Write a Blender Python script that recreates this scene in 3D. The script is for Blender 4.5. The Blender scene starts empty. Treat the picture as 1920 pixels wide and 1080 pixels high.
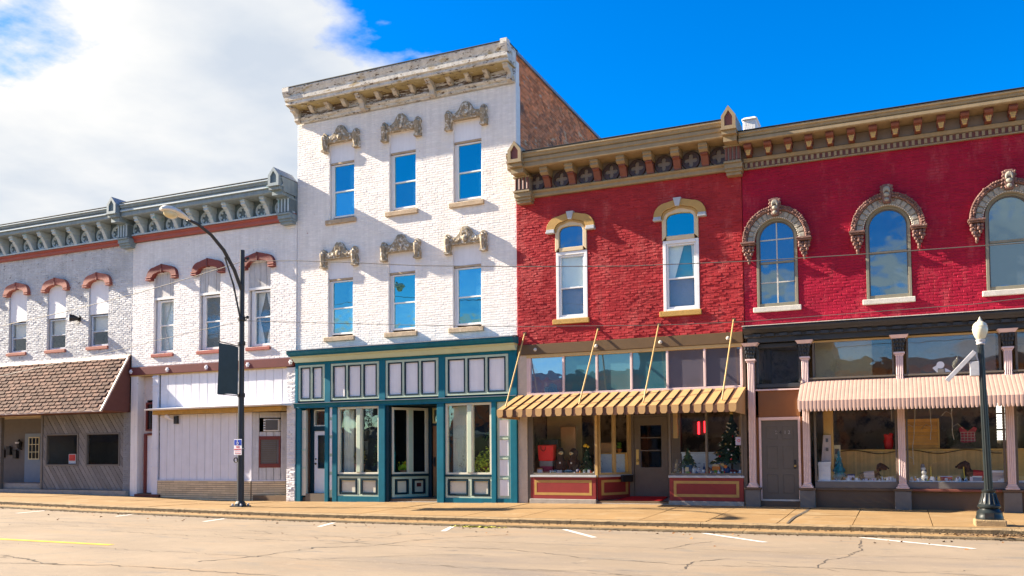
import bpy, bmesh, math, random
from math import sin, cos, pi, radians
from mathutils import Vector, Matrix
random.seed(11)
sc = bpy.context.scene
COL = sc.collection

# ---------------------------------------------------------------- camera
YAW, PIT, ROL = radians(24.0406), radians(2.6956), radians(-0.40615)
CAM = Vector((10.513, -24.0, 1.347))
fw = Vector((-sin(YAW) * cos(PIT), cos(YAW) * cos(PIT), sin(PIT)))
r0 = Vector((cos(YAW), sin(YAW), 0)); u0 = r0.cross(fw)
rr = r0 * cos(ROL) + u0 * sin(ROL); uu = -r0 * sin(ROL) + u0 * cos(ROL)
cd = bpy.data.cameras.new('camera'); cam = bpy.data.objects.new('camera', cd); COL.objects.link(cam)
mw = Matrix((rr, uu, -fw)).transposed().to_4x4(); mw.translation = CAM
cam.matrix_world = mw
cd.sensor_width = 36; cd.lens = 1638.3 / 1920 * 36; cd.shift_y = (773.84 - 540) / 1920
cd.clip_end = 3000; cd.clip_start = .1
sc.camera = cam

# ---------------------------------------------------------------- light
KX, KZ = 6.2, 3.5                      # a point p metres off the wall throws its shadow KX*p to the right, KZ*p down
sundir = Vector((-KX, -1, KZ)).normalized()
SUN_EL = math.asin(sundir.z)
sl = bpy.data.lights.new('sun', 'SUN'); sl.energy = 5.0; sl.angle = radians(.5); sl.color = (1, .87, .70)
so = bpy.data.objects.new('sun', sl); COL.objects.link(so)
so.rotation_euler = sundir.to_track_quat('Z', 'Y').to_euler(); so.location = (-40, -12, 30)

W = bpy.data.worlds.new('World'); sc.world = W; W.use_nodes = True
nt = W.node_tree; nt.nodes.clear(); N = nt.nodes.new; L = nt.links.new
def vmath(t, op, a, b=None):
    n = t.nodes.new('ShaderNodeMath'); n.operation = op
    for i, q in enumerate((a, b)):
        if q is None: continue
        if hasattr(q, 'links') or hasattr(q, 'is_linked'): t.links.new(q, n.inputs[i])
        else: n.inputs[i].default_value = q
    return n.outputs[0]
sky = N('ShaderNodeTexSky'); sky.sky_type = 'NISHITA'; sky.sun_disc = False
sky.sun_elevation = SUN_EL; sky.sun_rotation = math.atan2(sundir.x, sundir.y)
sky.air_density = 1.0; sky.dust_density = .3; sky.ozone_density = 3.0
hs = N('ShaderNodeHueSaturation'); hs.inputs['Saturation'].default_value = 1.6; hs.inputs['Value'].default_value = 1.46
hs.inputs['Hue'].default_value = .512
L(sky.outputs[0], hs.inputs['Color'])
tc = N('ShaderNodeTexCoord'); sx = N('ShaderNodeSeparateXYZ'); L(tc.outputs['Generated'], sx.inputs[0])
zc = vmath(nt, 'MAXIMUM', sx.outputs[2], .03)
zc = vmath(nt, 'ADD', zc, .12)
px = vmath(nt, 'DIVIDE', sx.outputs[0], zc); py = vmath(nt, 'DIVIDE', sx.outputs[1], zc)
cb = N('ShaderNodeCombineXYZ'); L(px, cb.inputs[0]); L(py, cb.inputs[1])
n1 = N('ShaderNodeTexNoise'); n1.inputs['Scale'].default_value = 1.15; n1.inputs['Detail'].default_value = 9; n1.inputs['Roughness'].default_value = .56
CLOUD_SHIFT = (-9.5, -6.1, 6)
va = N('ShaderNodeVectorMath'); va.inputs[1].default_value = CLOUD_SHIFT; L(cb.outputs[0], va.inputs[0]); L(va.outputs[0], n1.inputs['Vector'])
# broken cumulus field: a solid bank in the west, thinning to clear sky in the north-east
west = vmath(nt, 'MULTIPLY', vmath(nt, 'MAXIMUM', vmath(nt, 'SUBTRACT', vmath(nt, 'MULTIPLY', vmath(nt, 'MINIMUM', py, 0.0), .7), px), 0.0), .17)
neast = vmath(nt, 'MULTIPLY', vmath(nt, 'MAXIMUM', vmath(nt, 'ADD', py, vmath(nt, 'MULTIPLY', px, 1.2)), 0.0), -.22)
CLOUD_OFF = -.05
cov = vmath(nt, 'ADD', vmath(nt, 'ADD', n1.outputs['Fac'], west), vmath(nt, 'ADD', neast, CLOUD_OFF))
ramp = N('ShaderNodeValToRGB'); L(cov, ramp.inputs[0])
ramp.color_ramp.elements[0].position = .475; ramp.color_ramp.elements[0].color = (0, 0, 0, 1)
ramp.color_ramp.elements[1].position = .545; ramp.color_ramp.elements[1].color = (1, 1, 1, 1)
n2 = N('ShaderNodeTexNoise'); n2.inputs['Scale'].default_value = 1.6; n2.inputs['Detail'].default_value = 6
L(cb.outputs[0], n2.inputs['Vector'])
cr = N('ShaderNodeValToRGB'); L(n2.outputs['Fac'], cr.inputs[0])
cr.color_ramp.elements[0].position = .38; cr.color_ramp.elements[0].color = (.64, .71, .81, 1)
cr.color_ramp.elements[1].position = .62; cr.color_ramp.elements[1].color = (1, .99, .97, 1)
cs = N('ShaderNodeVectorMath'); cs.operation = 'SCALE'; cs.inputs['Scale'].default_value = 5.7; L(cr.outputs[0], cs.inputs[0])
mx = N('ShaderNodeMix'); mx.data_type = 'RGBA'; L(ramp.outputs[0], mx.inputs['Factor']); L(hs.outputs[0], mx.inputs['A']); L(cs.outputs[0], mx.inputs['B'])
bg = N('ShaderNodeBackground'); bg.inputs['Strength'].default_value = .05; L(mx.outputs['Result'], bg.inputs['Color'])
wo = N('ShaderNodeOutputWorld'); L(bg.outputs[0], wo.inputs[0])

sc.view_settings.view_transform = 'Standard'; sc.view_settings.look = 'None'
sc.view_settings.gamma = 1; sc.view_settings.use_curve_mapping = False
sc.view_settings.exposure = 1.88

# ---------------------------------------------------------------- materials
def mat(name, col, rough=.6, var=.10, scale=2.5, bump=.0, bscale=60, spots=None, island=0., spec=.4, metal=0., streak=0., emit=None):
    """painted / stone / wood surface: large scale tone variation, optional worn spots, streaks, fine bump"""
    m = bpy.data.materials.new(name); m.use_nodes = True; t = m.node_tree; t.nodes.clear()
    n = t.nodes.new; l = t.links.new
    out = n('ShaderNodeOutputMaterial'); p = n('ShaderNodeBsdfPrincipled'); l(p.outputs[0], out.inputs[0])
    p.inputs['Roughness'].default_value = rough; p.inputs['Specular IOR Level'].default_value = spec; p.inputs['Metallic'].default_value = metal
    g = n('ShaderNodeNewGeometry'); pos = g.outputs['Position']
    nz = n('ShaderNodeTexNoise'); nz.inputs['Scale'].default_value = scale; nz.inputs['Detail'].default_value = 8; nz.inputs['Roughness'].default_value = .65
    l(pos, nz.inputs['Vector'])
    mr = n('ShaderNodeMapRange'); mr.inputs['From Min'].default_value = .3; mr.inputs['From Max'].default_value = .7
    mr.inputs['To Min'].default_value = 1 - var; mr.inputs['To Max'].default_value = 1 + var
    l(nz.outputs['Fac'], mr.inputs['Value']); f = mr.outputs[0]
    if island:
        oi = n('ShaderNodeObjectInfo')
        s = vmath(t, 'FRACT', vmath(t, 'ADD', g.outputs['Random Per Island'], oi.outputs['Random']))
        s = vmath(t, 'ADD', vmath(t, 'MULTIPLY', s, 2 * island), 1 - island)
        f = vmath(t, 'MULTIPLY', f, s)
    if streak:
        mp = n('ShaderNodeMapping'); mp.inputs['Scale'].default_value = (9, 9, .5); l(pos, mp.inputs['Vector'])
        ns = n('ShaderNodeTexNoise'); ns.inputs['Scale'].default_value = 1; ns.inputs['Detail'].default_value = 4; l(mp.outputs[0], ns.inputs['Vector'])
        m2 = n('ShaderNodeMapRange'); m2.inputs['From Min'].default_value = .35; m2.inputs['From Max'].default_value = .65
        m2.inputs['To Min'].default_value = 1 - streak; m2.inputs['To Max'].default_value = 1 + streak * .3
        l(ns.outputs['Fac'], m2.inputs['Value']); f = vmath(t, 'MULTIPLY', f, m2.outputs[0])
    sc_ = n('ShaderNodeVectorMath'); sc_.operation = 'SCALE'; sc_.inputs[0].default_value = col; l(f, sc_.inputs['Scale'])
    c = sc_.outputs[0]
    for sp in (spots or []):
        scol, sscale, th, soft = sp[:4]; stretch = sp[4] if len(sp) > 4 else (1, 1, 1)
        mp = n('ShaderNodeMapping'); mp.inputs['Scale'].default_value = stretch; mp.inputs['Location'].default_value = (len(name) * 3.7, th * 31, sscale)
        l(pos, mp.inputs['Vector'])
        k = n('ShaderNodeTexNoise'); k.inputs['Scale'].default_value = sscale; k.inputs['Detail'].default_value = 7; k.inputs['Roughness'].default_value = .7
        l(mp.outputs[0], k.inputs['Vector'])
        q = n('ShaderNodeMapRange'); q.inputs['From Min'].default_value = th; q.inputs['From Max'].default_value = th + soft; q.clamp = True
        l(k.outputs['Fac'], q.inputs['Value'])
        x = n('ShaderNodeMix'); x.data_type = 'RGBA'; l(q.outputs[0], x.inputs['Factor']); l(c, x.inputs['A']); x.inputs['B'].default_value = (*scol, 1)
        c = x.outputs['Result']
    l(c, p.inputs['Base Color'])
    if bump:
        b = n('ShaderNodeTexNoise'); b.inputs['Scale'].default_value = bscale; b.inputs['Detail'].default_value = 5; l(pos, b.inputs['Vector'])
        bn = n('ShaderNodeBump'); bn.inputs['Strength'].default_value = bump; bn.inputs['Distance'].default_value = .02
        l(b.outputs['Fac'], bn.inputs['Height']); l(bn.outputs[0], p.inputs['Normal'])
    if emit:
        p.inputs['Emission Color'].default_value = (*emit[0], 1); p.inputs['Emission Strength'].default_value = emit[1]
    return m

def glass(name, refl, tint=(1, 1, 1), base=None, wav=.02, wscale=1.5):
    """window glass: mirror part + either see-through or an opaque backing (blind pulled / dark room)"""
    m = bpy.data.materials.new(name); m.use_nodes = True; t = m.node_tree; t.nodes.clear()
    n = t.nodes.new; l = t.links.new
    out = n('ShaderNodeOutputMaterial'); mxs = n('ShaderNodeMixShader'); l(mxs.outputs[0], out.inputs[0])
    gl = n('ShaderNodeBsdfGlossy'); gl.inputs['Roughness'].default_value = .015
    gl.inputs['Color'].default_value = (*tint, 1)
    if base: b = n('ShaderNodeBsdfDiffuse'); b.inputs['Color'].default_value = (*base, 1)
    else: b = n('ShaderNodeBsdfTransparent'); b.inputs['Color'].default_value = (.985, .99, .985, 1)
    g = n('ShaderNodeNewGeometry'); nz = n('ShaderNodeTexNoise'); nz.inputs['Scale'].default_value = wscale; nz.inputs['Detail'].default_value = 2
    l(g.outputs['Position'], nz.inputs['Vector'])
    bn = n('ShaderNodeBump'); bn.inputs['Strength'].default_value = 1; bn.inputs['Distance'].default_value = wav; l(nz.outputs['Fac'], bn.inputs['Height'])
    l(bn.outputs[0], gl.inputs['Normal'])
    dt = n('ShaderNodeVectorMath'); dt.operation = 'DOT_PRODUCT'; l(g.outputs['Incoming'], dt.inputs[0]); l(g.outputs['Normal'], dt.inputs[1])
    om = vmath(t, 'SUBTRACT', 1.0, vmath(t, 'ABSOLUTE', dt.outputs['Value']))
    fr = vmath(t, 'ADD', vmath(t, 'MULTIPLY', vmath(t, 'POWER', om, 5.0), .96), .035)      # Schlick, the same from both sides
    fac = vmath(t, 'ADD', vmath(t, 'MULTIPLY', fr, 1 - refl), refl)
    l(fac, mxs.inputs[0]); l(b.outputs[0], mxs.inputs[1]); l(gl.outputs[0], mxs.inputs[2])
    return m

RED_BRICK = (.20, .055, .03)
m_white = mat('cream_white_painted_brick', (.80, .76, .72), .62, .03, 1.2, .25, 55, [((.72, .68, .64), .7, .54, .22), ((.60, .56, .52), 1.6, .60, .12, (1, 1, .35)), ((.34, .13, .09), 2.6, .69, .015), ((.40, .36, .33), 6, .665, .04)], .05, streak=.08)
m_white2 = mat('white_painted_brick', (.77, .75, .74), .6, .06, 1.4, .25, 55, [((.68, .66, .65), .8, .54, .20), ((.30, .20, .16), 3.4, .685, .02), ((.40, .38, .36), 6, .65, .05)], .05, streak=.10)
m_grey = mat('grey_white_painted_brick', (.55, .56, .58), .62, .09, 1.6, .3, 50, [((.40, .41, .43), .9, .50, .16), ((.30, .06, .045), 2.2, .645, .02), ((.17, .165, .17), 5, .61, .04)], .09, streak=.14)
m_red = mat('red_painted_brick', (.36, .028, .034), .65, .12, 1.1, .3, 45, [((.28, .024, .028), .7, .48, .16), ((.45, .085, .08), 1.7, .53, .16, (1, 1, .4)), ((.62, .20, .15), 6, .67, .04)], .08, streak=.10, spec=.15)
m_crim = mat('crimson_painted_brick', (.35, .009, .034), .65, .12, 1.1, .3, 45, [((.275, .009, .03), .7, .48, .16), ((.42, .055, .07), 1.9, .54, .16, (1, 1, .4)), ((.60, .18, .17), 7, .68, .04)], .07, streak=.09, spec=.15)
m_mort_w = mat('painted_mortar_white', (.74, .70, .67), .8, .08, 8, .3, 80)
m_mort_g = mat('painted_mortar_grey', (.52, .52, .52), .8, .1, 8, .3, 80)
m_mort_r = mat('painted_mortar_red', (.38, .02, .022), .8, .1, 8, .3, 80)
m_mort_c = mat('painted_mortar_crimson', (.32, .01, .026), .8, .1, 8, .3, 80)
m_bare = mat('bare_brick', (.62, .205, .08), .85, .25, .9, .4, 60, [((.70, .46, .28), 1.3, .59, .03, (1, 1, 1.6)), ((.17, .08, .055), .9, .56, .08, (1, 1, 2)), ((.62, .22, .03), 1.7, .69, .03)], .34)
m_mort = mat('old_lime_mortar', (.55, .36, .24), .9, .15, 6, .3, 70)
m_tanbrick = mat('tan_brick', (.62, .49, .31), .75, .08, 3, .2, 80, None, .12)
m_tanmort = mat('tan_mortar', (.20, .15, .10), .9, .1, 6)
m_bluegrey = mat('blue_grey_painted_metal', (.215, .275, .30), .45, .12, 3, .1, 40, [((.36, .36, .33), 4, .66, .06)], streak=.12)
m_bluelite = mat('pale_blue_painted_metal', (.33, .40, .44), .45, .12, 3, .1, 40, [((.16, .34, .33), 2.5, .60, .08)], streak=.08)
m_cornshade = mat('dark_blue_grey_frieze', (.115, .155, .17), .5, .12, 3)  # frieze darkened against paler brackets: recess shade put into the colour
m_cornpale = mat('pale_blue_bracket', (.42, .50, .54), .45, .12, 4, .1, 40, [((.22, .40, .39), 2.5, .60, .08)])
m_redtrim = mat('brick_red_painted_trim', (.33, .075, .055), .5, .12, 4, .1, 50, [((.42, .22, .17), 5, .68, .04)])
m_redhood = mat('oxide_red_hood', (.19, .036, .028), .55, .14, 5, .15, 60, [((.45, .22, .17), 6, .70, .03)])
m_pinkhood = mat('faded_red_hood', (.36, .125, .09), .6, .15, 5, .15, 60, [((.28, .06, .045), 3, .55, .10)])
m_maroon = mat('maroon_beam', (.125, .022, .020), .45, .12, 4, .08, 40)
m_board = mat('white_board_siding', (.68, .68, .73), .55, .05, 2.5, .12, 40, [((.42, .40, .40), 7, .70, .05, (1, 1, .25))], streak=.05)
m_board_old = mat('weathered_white_boards', (.56, .55, .54), .7, .12, 5, .3, 50, [((.25, .23, .22), 6, .58, .10, (2, 2, .2))], streak=.15)
m_whitepanel = mat('white_panel', (.80, .79, .81), .5, .04, 2.5, .05, 40, streak=.05)
m_frame_w = mat('white_window_frame', (.74, .74, .74), .45, .05, 6)
m_frame_lb = mat('pale_blue_frame', (.50, .56, .62), .45, .08, 6)
m_stone = mat('tan_sill_stone', (.44, .33, .22), .8, .22, 7, .5, 40, [((.62, .55, .44), 6, .60, .1)])
m_stonepale = mat('pale_sill_stone', (.55, .52, .46), .8, .12, 7, .4, 50)
m_hood_stone = mat('weathered_hood_stone', (.32, .26, .18), .85, .2, 7, .6, 35, [((.68, .64, .57), 9, .53, .06), ((.14, .12, .10), 6, .60, .06)])
m_corn_w = mat('peeling_cornice_paint', (.62, .60, .55), .75, .15, 4, .4, 45, [((.42, .32, .17), 3, .54, .1, (.6, 1, 2)), ((.12, .085, .06), 5, .565, .04, (1, 1, 3))], streak=.16)
m_frieze_w = mat('peeling_frieze_boards', (.62, .63, .66), .8, .12, 4, .4, 45, [((.13, .09, .065), 4.2, .49, .03, (.5, 1, 3)), ((.30, .25, .20), 3, .55, .06, (.6, 1, 2))])
m_bracket_w = mat('flaking_bracket_paint', (.52, .48, .42), .8, .15, 6, .4, 45, [((.16, .12, .09), 6, .55, .06)])
m_black = mat('black_flashing', (.03, .03, .033), .5, .2, 5)
m_coping = mat('grey_metal_coping', (.22, .25, .29), .4, .15, 3)
m_teal = mat('teal_painted_wood', (.003, .125, .185), .5, .12, 3, .06, 40, streak=.1, spec=.2)
m_tealdark = mat('dark_teal_moulding', (.004, .028, .044), .5, .12, 3, spec=.2)
m_mint = mat('mint_painted_wood', (.45, .55, .43), .45, .07, 3, .05, 40)
m_yellow = mat('pale_yellow_bead', (.60, .54, .24), .45, .08, 4)
m_cream = mat('cream_painted_wood', (.62, .60, .48), .45, .06, 3)
m_tan = mat('tan_painted_cornice', (.30, .225, .125), .5, .10, 3, .08, 40, [((.42, .37, .27), 5, .68, .05)], streak=.1)
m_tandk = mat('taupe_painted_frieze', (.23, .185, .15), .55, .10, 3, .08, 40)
m_browntrim = mat('brown_red_bracket', (.17, .055, .038), .5, .12, 5, .1, 50)
m_gold = mat('tan_gold_leaf', (.50, .33, .12), .55, .12, 6, .1)
m_quatre = mat('dark_quatrefoil_paint', (.06, .035, .03), .45, .1, 9)
m_ochre = mat('ochre_hood', (.44, .26, .07), .5, .10, 4, .08, 50)
m_creamframe = mat('cream_frame', (.62, .50, .32), .5, .07, 5)
m_greystone = mat('grey_keystone', (.42, .44, .47), .6, .08, 6)
m_goldsill = mat('ochre_sill', (.42, .25, .06), .7, .2, 12, .4, 60)
m_beam = mat('brown_beam', (.115, .067, .026), .5, .10, 3, .05, 40)
m_tanline = mat('tan_trim_line', (.52, .36, .15), .5, .08, 4)
m_terracotta = mat('terracotta_arch', (.19, .10, .08), .75, .25, 8, .5, 50, [((.46, .36, .30), 11, .60, .05), ((.10, .045, .038), 6, .57, .08)])
m_archgrey = mat('grey_green_arch_stone', (.33, .305, .25), .75, .2, 9, .5, 50, [((.46, .45, .40), 9, .60, .08)])
m_olive = mat('olive_frame', (.23, .21, .15), .5, .10, 5)
m_charc = mat('charcoal_cornice', (.036, .040, .043), .45, .15, 4, .08, 40, [((.12, .12, .12), 6, .74, .04)])
m_pink = mat('pale_pink_paint', (.66, .50, .47), .45, .07, 4, .08, 50, [((.42, .26, .24), 7, .72, .05)])
m_awnpink = mat('pink_metal_awning', (.43, .29, .235), .42, .06, 2, .05, 40, [((.50, .33, .27), 3, .68, .1)], streak=.06)
m_awntan = mat('tan_metal_awning', (.46, .28, .115), .45, .08, 3, .05, 40)
m_awnbrown = mat('brown_metal_awning', (.105, .045, .022), .45, .10, 3)
m_brownpaint = mat('brown_painted_panel', (.19, .078, .022), .5, .08, 3, .05, 40)
m_brownbase = mat('brown_bulkhead', (.105, .068, .042), .6, .10, 3, .1, 40)
m_greypaint = mat('grey_painted_trim', (.135, .125, .115), .5, .10, 4, .08, 50)
m_greydoor = mat('warm_grey_door', (.105, .093, .078), .5, .06, 4, .05, 60)
m_browngrey = mat('brown_grey_frame', (.135, .112, .085), .5, .1, 4, .05, 50)
m_bulkred = mat('oxblood_bulkhead', (.24, .025, .022), .5, .10, 3, .08, 40, [((.42, .16, .11), 7, .74, .04)])
m_concrete = mat('concrete_base', (.34, .31, .27), .85, .15, 5, .4, 40, [((.18, .17, .15), 6, .60, .1)])
m_greywood = mat('grey_weathered_plank', (.185, .18, .178), .75, .12, 5, .3, 40, [((.29, .28, .27), 5, .6, .1, (1, 1, 1))], .22)
m_greybrick = mat('grey_brick_paint', (.21, .22, .235), .75, .1, 4, .2, 50, None, .06)
m_shingle = mat('brown_shingle', (.135, .075, .054), .9, .14, 2.2, .5, 130, [((.075, .042, .035), 1.3, .52, .14)], .34)
m_shingleside = mat('brown_awning_side', (.135, .048, .035), .7, .12, 4, .1)
m_gutter = mat('pale_drip_edge', (.58, .46, .38), .5, .15, 5, .1, 40, [((.30, .17, .12), 6, .6, .1)])
m_redframe = mat('red_brown_frame', (.17, .034, .026), .5, .1, 5)
m_darkwall = mat('dark_recess_wall', (.15, .14, .135), .7, .1, 4)
m_bluedoor = mat('blue_grey_door', (.20, .26, .34), .5, .06, 5)
m_pole = mat('dark_grey_pole', (.028, .033, .040), .42, .12, 5, spec=.35)
m_polegreen = mat('black_green_lamp_metal', (.012, .017, .018), .32, .15, 5, spec=.35)
m_lamphead = mat('weathered_white_lamp_head', (.68, .64, .56), .5, .12, 9, 0, 50, [((.48, .44, .38), 8, .6, .1)])
m_amber = mat('amber_lens', (.66, .56, .32), .25, .1, 9, spec=.6)
m_globe = mat('milky_lamp_globe', (.60, .57, .42), .22, .05, 9, spec=.6)
m_banner = mat('dark_slate_banner', (.030, .062, .080), .75, .10, 4, .15, 90)
m_steel = mat('bare_steel', (.42, .42, .44), .4, .15, 9, spec=.5)
m_cable = mat('grey_cable', (.10, .09, .08), .6, .1, 9)
m_signwhite = mat('sign_white', (.76, .77, .80), .4, .03, 9)
m_signblue = mat('sign_blue', (.012, .05, .38), .4, .03, 9)
m_signred = mat('sign_red', (.62, .03, .03), .4, .03, 9)
m_dark = mat('dark_interior', (.045, .036, .030), .9, .25, 1.5)
m_room = mat('dim_plaster', (.34, .26, .18), .9, .3, 1.2, 0, 40, [((.07, .055, .045), 1.4, .50, .1), ((.42, .36, .28), 5, .62, .05)])
m_roomfloor = mat('shop_floor_wood', (.14, .09, .05), .7, .15, 4)
m_roomtan = mat('shop_tan_wall', (.58, .45, .24), .85, .08, 3)
m_roof = mat('flat_roof_tar', (.07, .07, .07), .9, .2, 2)
m_ac = mat('air_conditioner_white', (.72, .71, .68), .5, .05, 9)
m_acgrille = mat('air_conditioner_grille', (.10, .10, .10), .6, .1, 9)
m_blackmetal = mat('black_metal', (.02, .02, .022), .4, .15, 9)
m_brass = mat('brass', (.60, .42, .14), .3, .1, 9, metal=.8)
m_wooddoor = mat('oak_door', (.30, .135, .045), .5, .15, 8, .1, 40, [((.20, .08, .03), 5, .55, .1, (4, 4, .3))])
m_leafgreen = mat('leaf_green', (.16, .34, .04), .5, .3, 9)
m_leafyel = mat('leaf_yellow_green', (.50, .62, .05), .5, .3, 9)
m_leafdark = mat('leaf_dark', (.07, .15, .05), .55, .3, 9)
m_pine = mat('pine_needles', (.05, .11, .055), .6, .3, 9)
m_tealtree = mat('teal_tinsel', (.03, .30, .36), .35, .3, 30, spec=.7)
m_pot = mat('terracotta_pot', (.60, .28, .15), .75, .1, 9)
m_orange = mat('orange_plastic', (.70, .22, .02), .4, .05, 9)
m_redbag = mat('bright_red_bag', (.80, .02, .02), .5, .06, 6)
m_redcloth = mat('red_cloth', (.50, .02, .03), .75, .12, 20, .2, 120)
m_greycloth = mat('grey_cloth', (.22, .21, .21), .8, .1, 12)
m_card = mat('brown_cardboard', (.48, .28, .13), .85, .08, 5)
m_blackplush = mat('black_plush', (.018, .015, .015), .95, .2, 30, .3, 150)
m_creamplush = mat('cream_plush', (.66, .55, .32), .9, .1, 20)
m_brownplush = mat('dark_brown_plush', (.055, .028, .022), .95, .2, 30, .3, 150)
m_paleblue = mat('pale_blue_board', (.60, .72, .78), .6, .08, 5, 0, 40, [((.26, .36, .44), 9, .62, .03)])
m_paper = mat('white_paper', (.72, .73, .74), .6, .04, 5)
m_cardcream = mat('cream_card', (.64, .58, .36), .6, .06, 5)
m_poster = mat('pinkish_poster', (.50, .42, .40), .6, .08, 8)
m_blueglaze = mat('blue_glazed_pot', (.04, .13, .26), .3, .15, 12)
m_navy = mat('navy_cloth', (.02, .05, .16), .7, .1, 9)
m_bamboo = mat('honey_slat_wood', (.66, .42, .15), .55, .10, 6, .1, 60, None, .14)
m_honeyboard = mat('honey_plank_wood', (.62, .32, .07), .5, .12, 6, .1, 60, None, .12)
m_honeytrim = mat('honey_trim_wood', (.66, .40, .10), .5, .08, 6)
m_twig = mat('whitewashed_twig', (.52, .48, .42), .8, .15, 12)
m_snow = mat('fake_snow', (.72, .76, .80), .8, .1, 30)
m_lavender = mat('lavender_box', (.46, .44, .56), .6, .06, 9)
m_redglow = mat('red_neon_sign', (.5, .01, .01), .4, .05, 9, emit=((1, .02, .03), 1.6))
m_redmat = mat('red_door_mat', (.70, .012, .015), .95, .15, 20, .4, 200)
m_curtain = mat('white_curtain', (.62, .63, .62), .9, .08, 5)
m_curtgreen = mat('pale_green_curtain', (.68, .74, .66), .9, .10, 4)
m_blind = mat('pale_blind', (.62, .62, .58), .8, .06, 3)
m_blindgreen = mat('pale_green_blind', (.72, .80, .68), .8, .06, 3)
m_leafdry = mat('dry_leaf', (.22, .10, .03), .8, .3, 20, island=.4)
m_leafdryg = mat('yellowing_leaf', (.36, .34, .05), .8, .3, 20, island=.3)
m_debris = mat('gutter_debris', (.12, .075, .04), .9, .3, 20, island=.5)
m_crack = mat('road_crack', (.085, .068, .052), .95, .3, 10)
m_linew = mat('worn_white_line', (.66, .64, .60), .7, .1, 6, 0, 40, [((.36, .31, .25), 9, .56, .08)])
m_liney = mat('yellow_line', (.72, .43, .03), .7, .08, 6, 0, 40, [((.42, .32, .16), 9, .64, .08)])
m_ground = mat('far_ground', (.18, .15, .11), .95, .2, .05)
m_walk = mat('tan_concrete_pavement', (.275, .170, .070), .85, .14, .9, .35, 60, [((.33, .235, .125), 1.4, .54, .14), ((.16, .115, .065), 2.3, .60, .10), ((.12, .09, .055), 9, .66, .05)])
m_kerbface = mat('dirty_kerb_face', (.105, .078, .045), .95, .25, 5, .8, 35, [((.26, .20, .12), 16, .58, .06)])  # darker brown than the kerb top, with pale speckles
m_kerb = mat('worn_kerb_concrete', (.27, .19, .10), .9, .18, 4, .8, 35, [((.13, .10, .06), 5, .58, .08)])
m_road = mat('old_concrete_road', (.25, .195, .135), .9, .14, .5, .3, 110, [((.185, .15, .118), .55, .52, .18, (.3, 1, 1)), ((.29, .205, .125), .9, .54, .2, (.3, 1, 1)), ((.19, .16, .125), 1.6, .56, .10, (.5, 1, 1)), ((.30, .24, .175), 5, .60, .10), ((.145, .12, .095), 2.2, .625, .08, (.6, 1, 1)), ((.15, .125, .10), 22, .62, .06), ((.32, .26, .20), 60, .60, .06)])
m_matte_white = mat('white_painted_chimney', (.70, .69, .67), .7, .1, 4, .4, 30, [((.32, .30, .28), 8, .58, .05)])

g_sky = glass('sky_reflecting_glass', .50, (.26, .66, .62), base=(.006, .05, .08), wav=.003)
g_skyb = glass('sky_glass_dim', .40, (.30, .66, .66), base=(.02, .07, .11), wav=.006)
g_skyc = glass('sky_glass_pale', .46, (.36, .70, .70), base=(.06, .17, .24), wav=.008)  # paler base imitates cloud reflected in the pane
g_sky2 = glass('old_wavy_glass', .33, (.38, .56, .66), base=(.045, .06, .075), wav=.007, wscale=1.2)
g_mid = glass('window_glass', .03, (.8, .9, 1), wav=.003)
g_shop = glass('shop_window_glass', .0, wav=.002)

g_teal = glass('reflecting_shop_glass', .07, (.75, .95, 1), wav=.003)
g_dusty = glass('dusty_clear_glass', .05, (.8, .85, .95), wav=.003)
g_dark = glass('dark_glass', .05, base=(.012, .014, .016), wav=.006)

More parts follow.
